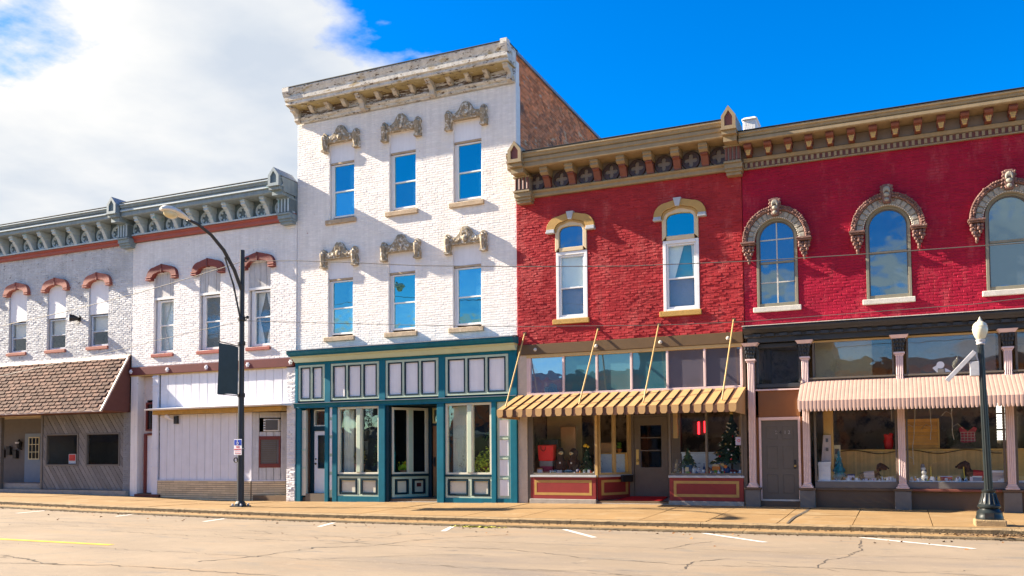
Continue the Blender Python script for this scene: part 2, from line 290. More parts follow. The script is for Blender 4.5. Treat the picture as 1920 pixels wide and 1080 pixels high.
# ---------------------------------------------------------------- geometry helpers
class MB:
    def __init__(s): s.v = []; s.f = []; s.m = []
    def face(s, pts, m=0):
        i = len(s.v); s.v += [tuple(p) for p in pts]; s.f.append(tuple(range(i, i + len(pts)))); s.m.append(m)
    def box(s, x0, x1, y0, y1, z0, z1, m=0):
        i = len(s.v)
        s.v += [(x0, y0, z0), (x1, y0, z0), (x1, y1, z0), (x0, y1, z0), (x0, y0, z1), (x1, y0, z1), (x1, y1, z1), (x0, y1, z1)]
        for q in ((0, 3, 2, 1), (4, 5, 6, 7), (0, 1, 5, 4), (1, 2, 6, 5), (2, 3, 7, 6), (3, 0, 4, 7)):
            s.f.append(tuple(i + k for k in q)); s.m.append(m)
        return s
    def hexa(s, p, m=0):      # 8 points, same order as box
        i = len(s.v); s.v += [tuple(q) for q in p]
        for q in ((0, 3, 2, 1), (4, 5, 6, 7), (0, 1, 5, 4), (1, 2, 6, 5), (2, 3, 7, 6), (3, 0, 4, 7)):
            s.f.append(tuple(i + k for k in q)); s.m.append(m)
        return s
    def prism(s, poly, y0, y1, m=0):         # (x,z) outline pushed along y
        n = len(poly); i = len(s.v)
        s.v += [(x, y0, z) for x, z in poly] + [(x, y1, z) for x, z in poly]
        s.f.append(tuple(range(i, i + n))); s.m.append(m); s.f.append(tuple(range(i + 2 * n - 1, i + n - 1, -1))); s.m.append(m)
        for k in range(n):
            s.f.append((i + k, i + n + k, i + n + (k + 1) % n, i + (k + 1) % n)); s.m.append(m)
        return s
    def extx(s, prof, x0, x1, m=0):          # (y,z) outline pushed along x
        n = len(prof); i = len(s.v)
        s.v += [(x0, y, z) for y, z in prof] + [(x1, y, z) for y, z in prof]
        s.f.append(tuple(range(i, i + n))); s.m.append(m); s.f.append(tuple(range(i + 2 * n - 1, i + n - 1, -1))); s.m.append(m)
        for k in range(n):
            s.f.append((i + k, i + n + k, i + n + (k + 1) % n, i + (k + 1) % n)); s.m.append(m)
        return s
    def ribbon(s, outer, inner, y0, y1, m=0, close=False):   # band between two (x,z) curves, pushed along y
        n = len(outer); i = len(s.v)
        for x, z in outer: s.v.append((x, y0, z))
        for x, z in inner: s.v.append((x, y0, z))
        for x, z in outer: s.v.append((x, y1, z))
        for x, z in inner: s.v.append((x, y1, z))
        for k in range(n if close else n - 1):
            a, b = k, (k + 1) % n
            for q in ((a, b, n + b, n + a), (2 * n + a, 3 * n + a, 3 * n + b, 2 * n + b), (a, 2 * n + a, 2 * n + b, b), (n + a, n + b, 3 * n + b, 3 * n + a)):
                s.f.append(tuple(i + w for w in q)); s.m.append(m)
        if not close:
            for a in (0, n - 1):
                s.f.append((i + a, i + n + a, i + 3 * n + a, i + 2 * n + a)); s.m.append(m)
        return s
    def tube(s, pts, r, n=8, m=0, cap=True):
        pts = [Vector(p) for p in pts]; rs = r if isinstance(r, (list, tuple)) else [r] * len(pts)
        i = len(s.v); up = None
        for k, p in enumerate(pts):
            t = (pts[min(k + 1, len(pts) - 1)] - pts[max(k - 1, 0)]).normalized()
            a = Vector((0, 0, 1)) if abs(t.z) < .9 else Vector((1, 0, 0))
            u = t.cross(a).normalized(); w = t.cross(u).normalized()
            for j in range(n):
                c = 2 * pi * j / n
                s.v.append(tuple(p + (u * cos(c) + w * sin(c)) * rs[k]))
        for k in range(len(pts) - 1):
            for j in range(n):
                s.f.append((i + k * n + j, i + k * n + (j + 1) % n, i + (k + 1) * n + (j + 1) % n, i + (k + 1) * n + j)); s.m.append(m)
        if cap:
            s.f.append(tuple(i + j for j in range(n))); s.m.append(m)
            s.f.append(tuple(i + (len(pts) - 1) * n + j for j in range(n - 1, -1, -1))); s.m.append(m)
        return s
    def lathe(s, cx, cy, prof, n=20, m=0):
        i = len(s.v); k = len(prof)
        for r, z in prof:
            for j in range(n):
                c = 2 * pi * j / n; s.v.append((cx + r * cos(c), cy + r * sin(c), z))
        for a in range(k - 1):
            for j in range(n):
                s.f.append((i + a * n + j, i + a * n + (j + 1) % n, i + (a + 1) * n + (j + 1) % n, i + (a + 1) * n + j)); s.m.append(m)
        s.f.append(tuple(i + j for j in range(n - 1, -1, -1))); s.m.append(m)
        s.f.append(tuple(i + (k - 1) * n + j for j in range(n))); s.m.append(m)
        return s
    def ball(s, c, r, nu=10, nv=6, m=0):
        rx, ry, rz = r if isinstance(r, (tuple, list)) else (r, r, r)
        i = len(s.v); c = Vector(c)
        s.v.append((c.x, c.y, c.z + rz))
        for a in range(1, nv):
            t = pi * a / nv
            for j in range(nu):
                p = 2 * pi * j / nu; s.v.append((c.x + rx * sin(t) * cos(p), c.y + ry * sin(t) * sin(p), c.z + rz * cos(t)))
        s.v.append((c.x, c.y, c.z - rz)); e = len(s.v) - 1
        for j in range(nu):
            s.f.append((i, i + 1 + j, i + 1 + (j + 1) % nu)); s.m.append(m)
            b = i + 1 + (nv - 2) * nu
            s.f.append((e, b + (j + 1) % nu, b + j)); s.m.append(m)
        for a in range(nv - 2):
            for j in range(nu):
                o = i + 1 + a * nu; s.f.append((o + j, o + nu + j, o + nu + (j + 1) % nu, o + (j + 1) % nu)); s.m.append(m)
        return s
    def ring(s, c, R, r, n=20, k=6, m=0):     # torus standing in the facade plane
        i = len(s.v); c = Vector(c)
        for a in range(n):
            t = 2 * pi * a / n
            for b in range(k):
                p = 2 * pi * b / k; q = R + r * cos(p)
                s.v.append((c.x + q * cos(t), c.y + r * sin(p), c.z + q * sin(t)))
        for a in range(n):
            for b in range(k):
                s.f.append((i + a * k + b, i + a * k + (b + 1) % k, i + ((a + 1) % n) * k + (b + 1) % k, i + ((a + 1) % n) * k + b)); s.m.append(m)
        return s
    def mesh(s, name, mats, smooth=False, bev=0):
        me = bpy.data.meshes.new(name); me.from_pydata(s.v, [], s.f)
        mats = mats if isinstance(mats, (list, tuple)) else [mats]
        for q in mats: me.materials.append(q)
        me.polygons.foreach_set('material_index', s.m)
        bm = bmesh.new(); bm.from_mesh(me)
        bmesh.ops.recalc_face_normals(bm, faces=bm.faces)
        if bev:
            bmesh.ops.bevel(bm, geom=bm.edges[:], offset=bev, segments=1, affect='EDGES', clamp_overlap=True)
        bm.to_mesh(me); bm.free()
        if smooth:
            me.polygons.foreach_set('use_smooth', [True] * len(me.polygons)); me.set_sharp_from_angle(angle=radians(38))
        me.update(); return me

WL = {}
def add(name, me, parent=None, loc=(0, 0, 0), label=None, kind=None):
    o = bpy.data.objects.new(name, me); COL.objects.link(o); o.location = loc; WL[o.name] = Vector(loc)
    if parent: o.parent = parent; o.matrix_parent_inverse = Matrix.Translation(-WL[parent.name])
    if label: o['label'] = label
    if kind: o['kind'] = kind
    return o
def put(name, mb, mats, parent=None, smooth=False, bev=0, label=None, kind=None):
    # origin at the geometry's own lowest centre, so the piece sits where it stands
    xs = [v[0] for v in mb.v]; ys = [v[1] for v in mb.v]; zs = [v[2] for v in mb.v]
    o = ((min(xs) + max(xs)) / 2, (min(ys) + max(ys)) / 2, min(zs))
    mb.v = [(a - o[0], b - o[1], c - o[2]) for a, b, c in mb.v]
    return add(name, mb.mesh(name, mats, smooth, bev), parent, o, label, kind)
def tag(o, label, cat, group=None):
    o['label'] = label; o['category'] = cat
    if group: o['group'] = group
    return o
def thing(name, label, cat, loc, group=None):
    return tag(add(name, None, None, loc), label, cat, group)
def struct(name, mb, mats, smooth=False):
    return put(name, mb, mats, None, smooth, 0, None, 'structure')
def rows(pairs, name, me, parent):            # the same mesh at many spots
    return [add(name, me, parent, p) for p in pairs]
def box(x0, x1, y0, y1, z0, z1): return MB().box(x0, x1, y0, y1, z0, z1)
def bx(name, p, x0, x1, y0, y1, z0, z1, m, bev=.006, label=None): return put(name, box(x0, x1, y0, y1, z0, z1), m, p, bev=bev, label=label)
def frame(x0, x1, z0, z1, y0, y1, w, wb=None, wt=None):
    wb = w if wb is None else wb; wt = w if wt is None else wt
    b = MB(); b.box(x0, x0 + w, y0, y1, z0, z1); b.box(x1 - w, x1, y0, y1, z0, z1)
    b.box(x0 + w, x1 - w, y0 + .001, y1, z1 - wt, z1); b.box(x0 + w, x1 - w, y0 + .001, y1, z0, z0 + wb)
    return b
def text_mesh(name, s, size, m, ext=.002):
    c = bpy.data.curves.new(name, 'FONT'); c.body = s; c.size = size; c.extrude = ext; c.align_x = 'CENTER'; c.align_y = 'CENTER'
    o = bpy.data.objects.new(name, c); COL.objects.link(o)
    me = bpy.data.meshes.new_from_object(o.evaluated_get(bpy.context.evaluated_depsgraph_get())); me.name = name
    COL.objects.unlink(o); bpy.data.objects.remove(o); bpy.data.curves.remove(c)
    me.transform(Matrix.Rotation(pi / 2, 4, 'X')); me.materials.clear(); me.materials.append(m)
    return me

def lerp(a, b, t): return a + (b - a) * t
def interp(x, xs, ys):
    if x <= xs[0]: return ys[0]
    for i in range(len(xs) - 1):
        if x <= xs[i + 1]: return lerp(ys[i], ys[i + 1], (x - xs[i]) / (xs[i + 1] - xs[i]))
    return ys[-1]
KERB_Y = -4.6
def zfac(x): return interp(x, [-30, -23, -18, -15, -11.5, -8.4, -5, -1, 2, 7, 9, 13, 30], [-.04, -.06, -.09, -.14, -.225, -.20, -.17, -.13, -.10, -.095, -.09, -.13, -.2])
def zkerb(x): return interp(x, [-30, -17, -12, -4.5, 2, 7.8, 12.4, 30], [0, -.06, -.14, -.215, -.21, -.19, -.17, -.17])
def zwalk(x, y): return lerp(zfac(x), zkerb(x), min(1, max(0, -y / -KERB_Y)))
def zroad(x, y):
    e = zkerb(x) - .175
    return lerp(e, min(-.31, e + .08), min(1, max(0, (-5.2 - y) / 6.5)))

# ---------------------------------------------------------------- ground, road, pavement
gm = MB(); gm.face([(-900, -900, -.75), (900, -900, -.75), (900, 900, -.75), (-900, 900, -.75)])
struct('ground', gm, m_ground)
def sheet(xs, ys, zf):
    b = MB(); nx = len(xs)
    b.v = [(x, y, zf(x, y)) for y in ys for x in xs]
    for j in range(len(ys) - 1):
        for i in range(nx - 1):
            b.f.append((j * nx + i, j * nx + i + 1, (j + 1) * nx + i + 1, (j + 1) * nx + i)); b.m.append(0)
    return b
XS = [-60 + i for i in range(101)]
road = struct('road', sheet(XS, [-40, -34, -28, -24, -20, -17, -14, -12, -10.5, -9, -8, -7, -6.2, -5.6, -5.05], zroad), m_road)
# far side: pavement strip behind the camera
far = struct('far_pavement', MB().box(-60, 40, -46, -40, -.6, -.16), m_walk)

# pavement slabs: separate flags with recessed joints
pv = add('pavement', None, None, (0, -2.3, -.2), kind='structure')
WL[pv.name] = Vector((0, -2.3, -.2))
bed = sheet(XS, [KERB_Y + .2, -2, 1.4], lambda x, y: zwalk(x, y) - .03)
put('bed', bed, m_crack, pv)
slabx = [-30 + 1.52 * i for i in range(33)]
rng = random.Random(3)
for a, b_ in zip(slabx[:-1], slabx[1:]):
    for (ya, yb) in ((KERB_Y + .17, -2.32), (-2.30, -.02), (-.015, 1.38)):
        q = MB(); d = rng.uniform(-.006, .006); g = .009
        xs = [a + g, (a + b_) / 2, b_ - g]
        n0 = len(q.v)
        for y in (ya, yb):
            for x in xs: q.v.append((x, y, zwalk(x, y) + d))
        for y in (ya, yb):
            for x in xs: q.v.append((x, y, zwalk(x, y) - .08))
        q.f += [(0, 1, 4, 3), (1, 2, 5, 4), (0, 6, 7, 1), (1, 7, 8, 2), (3, 4, 10, 9), (4, 5, 11, 10), (0, 3, 9, 6), (2, 8, 11, 5)]; q.m += [0] * 8
        put('slab', q, m_walk, pv)
# kerb: worn concrete lengths with an irregular front edge, then the gutter strip
kb = add('kerb', None, None, (0, KERB_Y, -.2), kind='structure'); WL[kb.name] = Vector((0, KERB_Y, -.2))
kx = -30.0
while kx < 20:
    ln = rng.choice([2.9, 3.05, 3.1]); n = 26; q = MB()
    for i in range(n + 1):
        x = kx + .006 + (ln - .012) * i / n; z = zkerb(x)
        j = [rng.gauss(0, .0035) for _ in range(4)]
        q.v += [(x, KERB_Y + .165, z + .001), (x, KERB_Y + .03 + j[0], z + j[1] * .5), (x, KERB_Y - .012 + j[2], z - .03 + j[3]), (x, KERB_Y - .02 + j[0], z - .15)]
    for i in range(n):
        for k in range(3): q.f.append((4 * i + k, 4 * i + k + 1, 4 * i + k + 5, 4 * i + k + 4)); q.m.append(1 if k == 2 else 0)
    q.f.append((0, 1, 2, 3)); q.m.append(0); e = 4 * n; q.f.append((e + 3, e + 2, e + 1, e)); q.m.append(0)
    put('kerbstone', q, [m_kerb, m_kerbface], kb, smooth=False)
    kx += ln
gt = add('gutter', None, None, (0, -4.9, -.3), kind='structure'); WL[gt.name] = Vector((0, -4.9, -.3))
kx = -30.0
while kx < 20:
    ln = 3.4; n = 30; q = MB()
    for i in range(n + 1):
        x = kx + .004 + (ln - .008) * i / n; z = zkerb(x)
        j = [rng.gauss(0, .005) for _ in range(3)]
        q.v += [(x, KERB_Y + .02, z - .105), (x, -5.12 + j[0], z - .125 + j[1] * .4), (x, -5.17 + j[0] * 1.5, z - .15 + j[2] * .6), (x, -5.18 + j[0], z - .25)]
    for i in range(n):
        for k in range(3): q.f.append((4 * i + k, 4 * i + k + 1, 4 * i + k + 5, 4 * i + k + 4)); q.m.append(0 if k == 0 else 1)
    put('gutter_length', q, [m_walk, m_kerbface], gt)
    kx += ln

def strip_on(points, w, zf, lift):
    b = MB()
    for k in range(len(points) - 1):
        (xa, ya), (xb, yb) = points[k], points[k + 1]
        d = Vector((xb - xa, yb - ya)); n = Vector((-d.y, d.x)).normalized()
        wa = w[k] / 2 if isinstance(w, list) else w / 2; wb = w[k + 1] / 2 if isinstance(w, list) else w / 2
        m_ = max(1, int(d.length / .5))
        for t in range(m_):
            ps = []
            for u, side in ((t / m_, 1), (t / m_, -1), ((t + 1) / m_, -1), ((t + 1) / m_, 1)):
                wu = lerp(wa, wb, u); x = xa + d.x * u + n.x * wu * side; y = ya + d.y * u + n.y * wu * side
                ps.append((x, y, zf(x, y) + lift))
            b.face(ps)
    return b
def marking(name, pts, w, m): return put(name, strip_on(pts, w, zroad, .005), m, road)
for pts in ([(3.45, -5.3), (4.78, -7.1)], [(6.6, -5.3), (8.12, -7.0)], [(9.72, -5.35), (11.6, -7.0)], [(.62, -5.35), (1.12, -6.75)],
            [(-2.85, -5.3), (-2.35, -6.6)], [(-6.45, -5.3), (-6.15, -6.4)], [(-9.9, -5.3), (-9.75, -6.0)], [(-13.5, -5.3), (-13.3, -6.4)]):
    marking('parking_line', pts, .12, m_linew)
marking('centre_line', [(-14, -11.83), (-3.1, -12.0)], .16, m_liney)
def crackline(pts, w):
    r = random.Random(len(pts) * 7 + int(abs(pts[0][0]) * 10)); out = []; ws = []
    for (xa, ya), (xb, yb) in zip(pts[:-1], pts[1:]):
        m_ = max(2, int(math.hypot(xb - xa, yb - ya) / .12))
        for t in range(m_):
            out.append((lerp(xa, xb, t / m_) + r.gauss(0, .03), lerp(ya, yb, t / m_) + r.gauss(0, .035))); ws.append(w * r.uniform(.2, 1.1))
    out.append(pts[-1]); ws.append(w * .3)
    return put('crack', strip_on(out, ws, zroad, .004), m_crack, road)
for pts, w in (([(.38, -13.42), (.77, -12.5), (.8, -11), (1.58, -10.28), (1.67, -9.1), (2.1, -8.1), (2.94, -7.06)], .035),
               ([(-3.54, -13.9), (-1.36, -14.5), (-.54, -14.2), (1.94, -14.24), (5, -14.4)], .04),
               ([(-6, -9.6), (-1.4, -9.97), (.3, -9.81), (2.14, -10.08), (4.23, -9.96), (5.88, -10.75), (7.65, -11.06), (9.12, -10.69), (13, -10.8)], .028),
               ([(-2.49, -14.65), (-1.21, -14.44)], .035), ([(6.68, -8.97), (6.92, -7.72), (7.19, -7.09)], .022),
               ([(7.61, -11.58), (7.56, -10.63), (8.0, -9.95)], .03), ([(9.34, -10.67), (9.37, -9.73), (9.61, -9.27), (9.83, -7.8), (9.75, -5.83)], .03),
               ([(-12, -7.9), (-7, -8.1), (-1.8, -8.3)], .02), ([(-9.5, -9.9), (-8.2, -9.2), (-7.6, -8.9)], .03),
               ([(5.2, -12.6), (6.4, -12.2), (7.3, -12.6)], .02), ([(2.0, -12.4), (3.4, -11.2), (4.2, -11.0)], .022),
               ([(10.6, -12.8), (11.4, -11.6), (12.6, -11.3)], .025)):
    crackline(pts, w)
rq = random.Random(77)
for i in range(26):
    x = rq.uniform(-12, 14); y = rq.uniform(-15, -6.2); a_ = rq.uniform(-.5, .5) + (pi / 2 if rq.random() < .3 else 0); ln = rq.uniform(.4, 1.8); pts = [(x, y)]
    for k in range(3): a_ += rq.gauss(0, .5); x += cos(a_) * ln / 3; y += sin(a_) * ln / 3; pts.append((x, y))
    crackline(pts, rq.uniform(.012, .022))
for y in (-8.75, -12.45): crackline([(-22, y - .1), (-10, y), (0, y - .05), (14, y + .05)], .016)
# broken joint across the pavement by the grey door
put('crack', strip_on([(8.33, -.3), (8.30, -1.6), (8.2, -3.0), (8.22, -4.45)], [.05, .09, .07, .05], zwalk, .008), m_crack, pv)

# ---------------------------------------------------------------- brick walls
def solve_holes(z, holes):
    out = []
    for h in holes:
        if h[2] <= z < h[3]:
            out.append((h[0], h[1]))
        elif len(h) > 4 and h[3] <= z < h[3] + h[4]:          # arched head of radius h[4]
            c = (h[0] + h[1]) / 2; w = math.sqrt(max(0, h[4] ** 2 - (z - h[3]) ** 2)); out.append((c - w, c + w))
    return sorted(out)
def spans(x0, x1, cut):
    s = [(x0, x1)]
    for a, b in cut:
        t = []
        for p, q in s:
            if b <= p or a >= q: t.append((p, q)); continue
            if a > p: t.append((p, a))
            if b < q: t.append((b, q))
        s = t
    return s
def brick_shape(b, x0, x1, z0, z1, y, r, out=.009, jit=.003):
    c = .006
    i = len(b.v)
    d = [out + r.gauss(0, jit) for _ in range(4)]
    k = r.gauss(0, jit * 1.1)
    b.v += [(x0, y, z0), (x1, y, z0), (x1, y, z1), (x0, y, z1)]
    e = [r.uniform(0, .004) for _ in range(8)]
    b.v += [(x0 + c + e[0], y - d[0] - k, z0 + c + e[1]), (x1 - c - e[2], y - d[1] - k, z0 + c + e[3]), (x1 - c - e[4], y - d[2] - k, z1 - c - e[5]), (x0 + c + e[6], y - d[3] - k, z1 - c - e[7])]
    for q in ((4, 5, 6, 7), (0, 1, 5, 4), (1, 2, 6, 5), (2, 3, 7, 6), (3, 0, 4, 7)):
        b.f.append(tuple(i + w for w in q)); b.m.append(0)
BL, BH, JT = .215, .0745, .009
def brick_wall(p, x0, x1, z0, z1, y, holes, m, mort, seed, jit, out=.007, thick=.32, singles=300):
    r = random.Random(seed)
    # mortar core with the openings left out
    zs = sorted({z0, z1, *[h[2] for h in holes], *[h[3] for h in holes], *[h[3] + h[4] for h in holes if len(h) > 4]})
    zs = [z for z in zs if z0 <= z <= z1]
    core = MB()
    for za, zb in zip(zs[:-1], zs[1:]):
        cut = []
        for h in holes:
            top = h[3] + (h[4] if len(h) > 4 else 0)
            if h[2] < (za + zb) / 2 < top: cut.append((h[0], h[1]))
        for a, b in spans(x0, x1, sorted(cut)): core.box(a, b, y, y + thick, za, zb)
    put('wall', core, [mort], p)
    full = []; rest = MB(); n = int((z1 - z0) / BH); bh = (z1 - z0) / n
    for k in range(n):
        za = z0 + k * bh + JT * .5; zb = za + bh - JT
        x = x0 - (BL / 2 if k % 2 else 0) + r.uniform(-.025, .025)
        cut = solve_holes(za + bh / 2, holes)
        while x < x1:
            a, b = max(x, x0) + JT * .5, min(x + BL, x1) - JT * .5
            for s, e in spans(a, b, cut):
                if e - s < .03: continue
                za = z0 + k * bh + JT * .5 + r.gauss(0, .0018); zb = za + bh - JT + r.gauss(0, .0015)
                if e - s > BL - JT - .002: full.append((s, e, za, zb))
                else: brick_shape(rest, s, e, za, zb, y, r, out, jit)
            x += BL
    full.sort(key=lambda q: (Vector(((q[0] + q[1]) / 2, y, (q[2] + q[3]) / 2)) - CAM).length)
    for q in full[singles:]: brick_shape(rest, q[0], q[1], q[2], q[3], y, r, out, jit)
    put('brickwork', rest, [m], p, kind='stuff')
    var = []
    for k in range(10):
        q = MB(); w = (BL - JT) / 2; h = (bh - JT); brick_shape(q, -w, w, 0, h, 0, r, out, jit); var.append(q.mesh('brick', [m]))
    for i, q in enumerate(full[:singles]):
        add('brick', var[r.randrange(10)], p, ((q[0] + q[1]) / 2, y, q[2]))

def shell(p, x0, x1, z1, depth=14, floor=4.55, rm=m_room):
    """the body of the building behind its front: flanks, rear, roof, floor above the shop"""
    b = MB(); t = .25
    b.box(x0 + .003, x0 + t, .32, depth, -.5, z1); b.box(x1 - t, x1 - .003, .32, depth, -.5, z1); b.box(x0 + t, x1 - t, depth - t, depth, -.5, z1)
    b.box(x0 + .004, x1 - .004, .33, depth, z1 - .5, z1 - .2)
    put('shell', b, [m_room], p)
    f = MB(); f.box(x0 + t, x1 - t, .33, depth - t, floor - .15, floor + .05); put('upper_floor', f, [m_dark], p)
    g = MB(); g.box(x0 + t, x1 - t, 0.02, depth - t, -.5, -.02); put('shop_floor', g, [m_roomfloor], p)

# curved hood: flat segmental arch with rounded shoulders
def hood_curve(c, hw, zbot, zsh, ztop, rad, n=7):
    pts = [(c - hw, zbot), (c - hw, zsh - rad)]
    for i in range(n + 1):
        t = pi - (pi / 2) * i / n; pts.append((c - hw + rad + rad * cos(t), zsh - rad + rad * sin(t)))
    m = 6
    for i in range(1, m):
        u = i / m; pts.append((lerp(c - hw + rad, c + hw - rad, u), zsh + (ztop - zsh) * math.sin(pi * u)))
    for i in range(n + 1):
        t = pi / 2 - (pi / 2) * i / n; pts.append((c + hw - rad + rad * cos(t), zsh - rad + rad * sin(t)))
    pts += [(c + hw, zsh - rad), (c + hw, zbot)]
    return pts

def sash(p, x0, x1, z0, z1, zm, y, fm, gu, gl_, w=.05, label=None, back=None, outer=None, meet=.045):
    """double-hung window: frame mesh (part) with upper and lower pane (sub-parts)"""
    b = frame(x0, x1, z0, z1, y - .045, y + .05, w, w * 1.3)
    b.box(x0 + w, x1 - w, y - .028, y + .03, zm - meet / 2, zm + meet / 2)
    if outer: b.box(x0 - outer, x0 - .002, y - .02, y + .06, z0, z1 + .04, 0)
    o = put('window', b, fm, p, bev=.005, label=label)
    put('pane', MB().box(x0 + w, x1 - w, y, y + .008, zm + meet / 2, z1 - w), gu, o)
    put('pane', MB().box(x0 + w, x1 - w, y + .012, y + .020, z0 + w * 1.3, zm - meet / 2), gl_, o)
    return o

# Gothic cornice shared by three of the fronts ---------------------------------------------------
def gothic_cornice(p, x0, x1, ztop, zsof, zfr, zm, mt, brx, rosx, posts, wbr, ring_style):
    M1, M2, M3, MB_, MBtop = mt     # crown, frieze, lower moulding, bracket arm, bracket cap
    h = ztop - zsof; P = .80
    prof = [(.0, ztop + .02), (-P + .03, ztop + .02), (-P, ztop), (-P, ztop - .10 * h), (-P + .035, ztop - .16 * h), (-P + .05, ztop - .30 * h), (-P + .10, ztop - .36 * h),
            (-P + .07, ztop - .40 * h), (-P + .07, ztop - .60 * h), (-P + .11, ztop - .66 * h), (-P + .10, ztop - .70 * h), (-P + .10, ztop - .94 * h), (-P + .14, zsof), (0, zsof)]
    c = put('cornice', MB().extx(prof, x0, x1), M1, p)
    put('top_flashing', MB().box(x0, x1, -P - .012, .1, ztop + .022, ztop + .04), m_black, c)
    put('frieze', MB().box(x0, x1, -.07, -.002, zfr, zsof - .003), M2, p)
    pr = [(0, zfr), (-.17, zfr), (-.19, zfr - .03), (-.17, zfr - .06), (-.12, zfr - .09), (-.12, zm + .03), (-.10, zm), (0, zm)]
    put('moulding', MB().extx(pr, x0, x1), M3, p)
    if ring_style == 'ring':
        put('ledge', MB().box(x0, x1, -.215, -.003, zfr + .001, zfr + .05), MB_, p)
        put('crown_highlight', MB().box(x0, x1, -P + .035, -P + .06, ztop - .62 * h, ztop - .52 * h), MB_, c); put('crown_highlight', MB().box(x0, x1, -P - .012, -P + .01, ztop - .105 * h, ztop - .03 * h), MB_, c)  # pale strips paint highlights along the crown edges
    # bracket: cap block, waisted arm leaning back to the wall, little teeth down both edges
    zt = zsof - .004; q = MB(); hh = zt - zfr; w = wbr / 2
    q.extx([(-.58, hh), (-.59, hh - .07), (-.54, hh - .10), (-.55, hh - .16), (-.46, hh - .21), (-.08, hh - .21), (-.08, hh)], -w * 1.25, w * 1.25, 1)
    q.extx([(-.42, hh - .211), (-.42, hh - .25), (-.34, hh * .45), (-.20, .03), (-.20, .003), (-.08, .003), (-.08, hh - .211)], -w, w, 0)
    for i in range(6):
        t = (i + .5) / 6; zz = lerp(.06, hh - .26, t); yy = lerp(-.21, -.33, t)
        for s in (-1, 1): q.box(s * w - .014, s * w + .014, yy + .01, yy + .045, zz - .02, zz + .02, 0)
    bm_ = q.mesh('bracket', [MB_, MBtop])
    rows([(x, 0, zfr) for x in brx], 'bracket', bm_, c)
    R = .215 if ring_style == 'ring' else .225
    q = MB(); q.ring((0, 0, 0), R, .042, 22, 6, 0)
    if ring_style == 'ring':
        for k in range(5): t = 2 * pi * k / 5 - pi / 2; q.ball((R * .66 * cos(t), 0, R * .66 * sin(t)), (.05, .03, .05), 8, 5, 0)
    else:
        n = 24; oc = [(R * cos(2 * pi * k / n), R * sin(2 * pi * k / n)) for k in range(n)]
        ic = []
        for k in range(n):
            t = 2 * pi * k / n; rr_ = R * (.36 + .50 * abs(cos(2 * t)) ** 1.1); ic.append((rr_ * cos(t), rr_ * sin(t)))
        q.ribbon(oc, ic, -.03, .03, 1, True)
    zc_ = (zfr + zsof) / 2 - .03
    rm_ = q.mesh('rosette', [MB_, M1] if ring_style == 'ring' else [m_quatre, m_quatre], smooth=True)
    rows([(x, -.085, zc_) for x in rosx], 'rosette', rm_, p)
    for (pa, pb) in posts:
        cx = (pa + pb) / 2; hw = (pb - pa) / 2
        za = ztop - .26 * 1.0
        f = MB(); sh = ztop + .07; ap = ztop + .34; hw2 = hw * .82
        outl = [(cx - hw2, za), (cx + hw2, za), (cx + hw2, sh), (cx, ap), (cx - hw2, sh)]
        inn = [(cx - hw2 * .55, za + .06), (cx + hw2 * .55, za + .06), (cx + hw2 * .55, sh - .03), (cx, ap - .13), (cx - hw2 * .55, sh - .03)]
        f.prism([(x, z) for x, z in outl], -.86, .10)
        f.ribbon(outl, inn, -.92, -.861, 0, True)
        o = put('finial', f, M1, p)
        put('niche', MB().prism(inn, -.872, -.8605), M2 if ring_style == 'ring' else m_browntrim, o)
        g = MB(); g.box(cx - hw2 * 1.1, cx + hw2 * 1.1, -.95, 0, za - .05, za - .001); g.box(cx - hw2, cx + hw2, -.87, 0, za - .15, za - .052); g.box(cx - hw2 * .92, cx + hw2 * .92, -.72, 0, za - .30, za - .152)
        put('finial_base', g, M1, o)
        top = za - .302; bot = zfr - .03
        s = MB(); s.box(pa + .03, pb - .02, -.37, 0, bot, top)
        o2 = put('reeded_post', s, M2, p)
        for k in range(4):
            xx = lerp(pa + .075, pb - .065, k / 3)
            put('reed', MB().tube([(xx, -.385, bot + .03), (xx, -.385, top - .05)], .032, 8), MB_, o2, smooth=True)
        put('post_cap', MB().box(pa, pb, -.42, 0, top - .05, top), M1, o2); g = MB(); g.box(pa, pb, -.42, 0, bot - .05, bot - .001); g.box(pa + .01, pb + .02, -.36, 0, bot - .18, bot - .052); g.box(pa + .02, pb, -.30, 0, bot - .26, bot - .182); g.box(pa + .04, pb - .03, -.24, 0, bot - .34, bot - .262)
        put('post_base', g, M1, o2)
    return c

GB = 'brick shop buildings along the street'

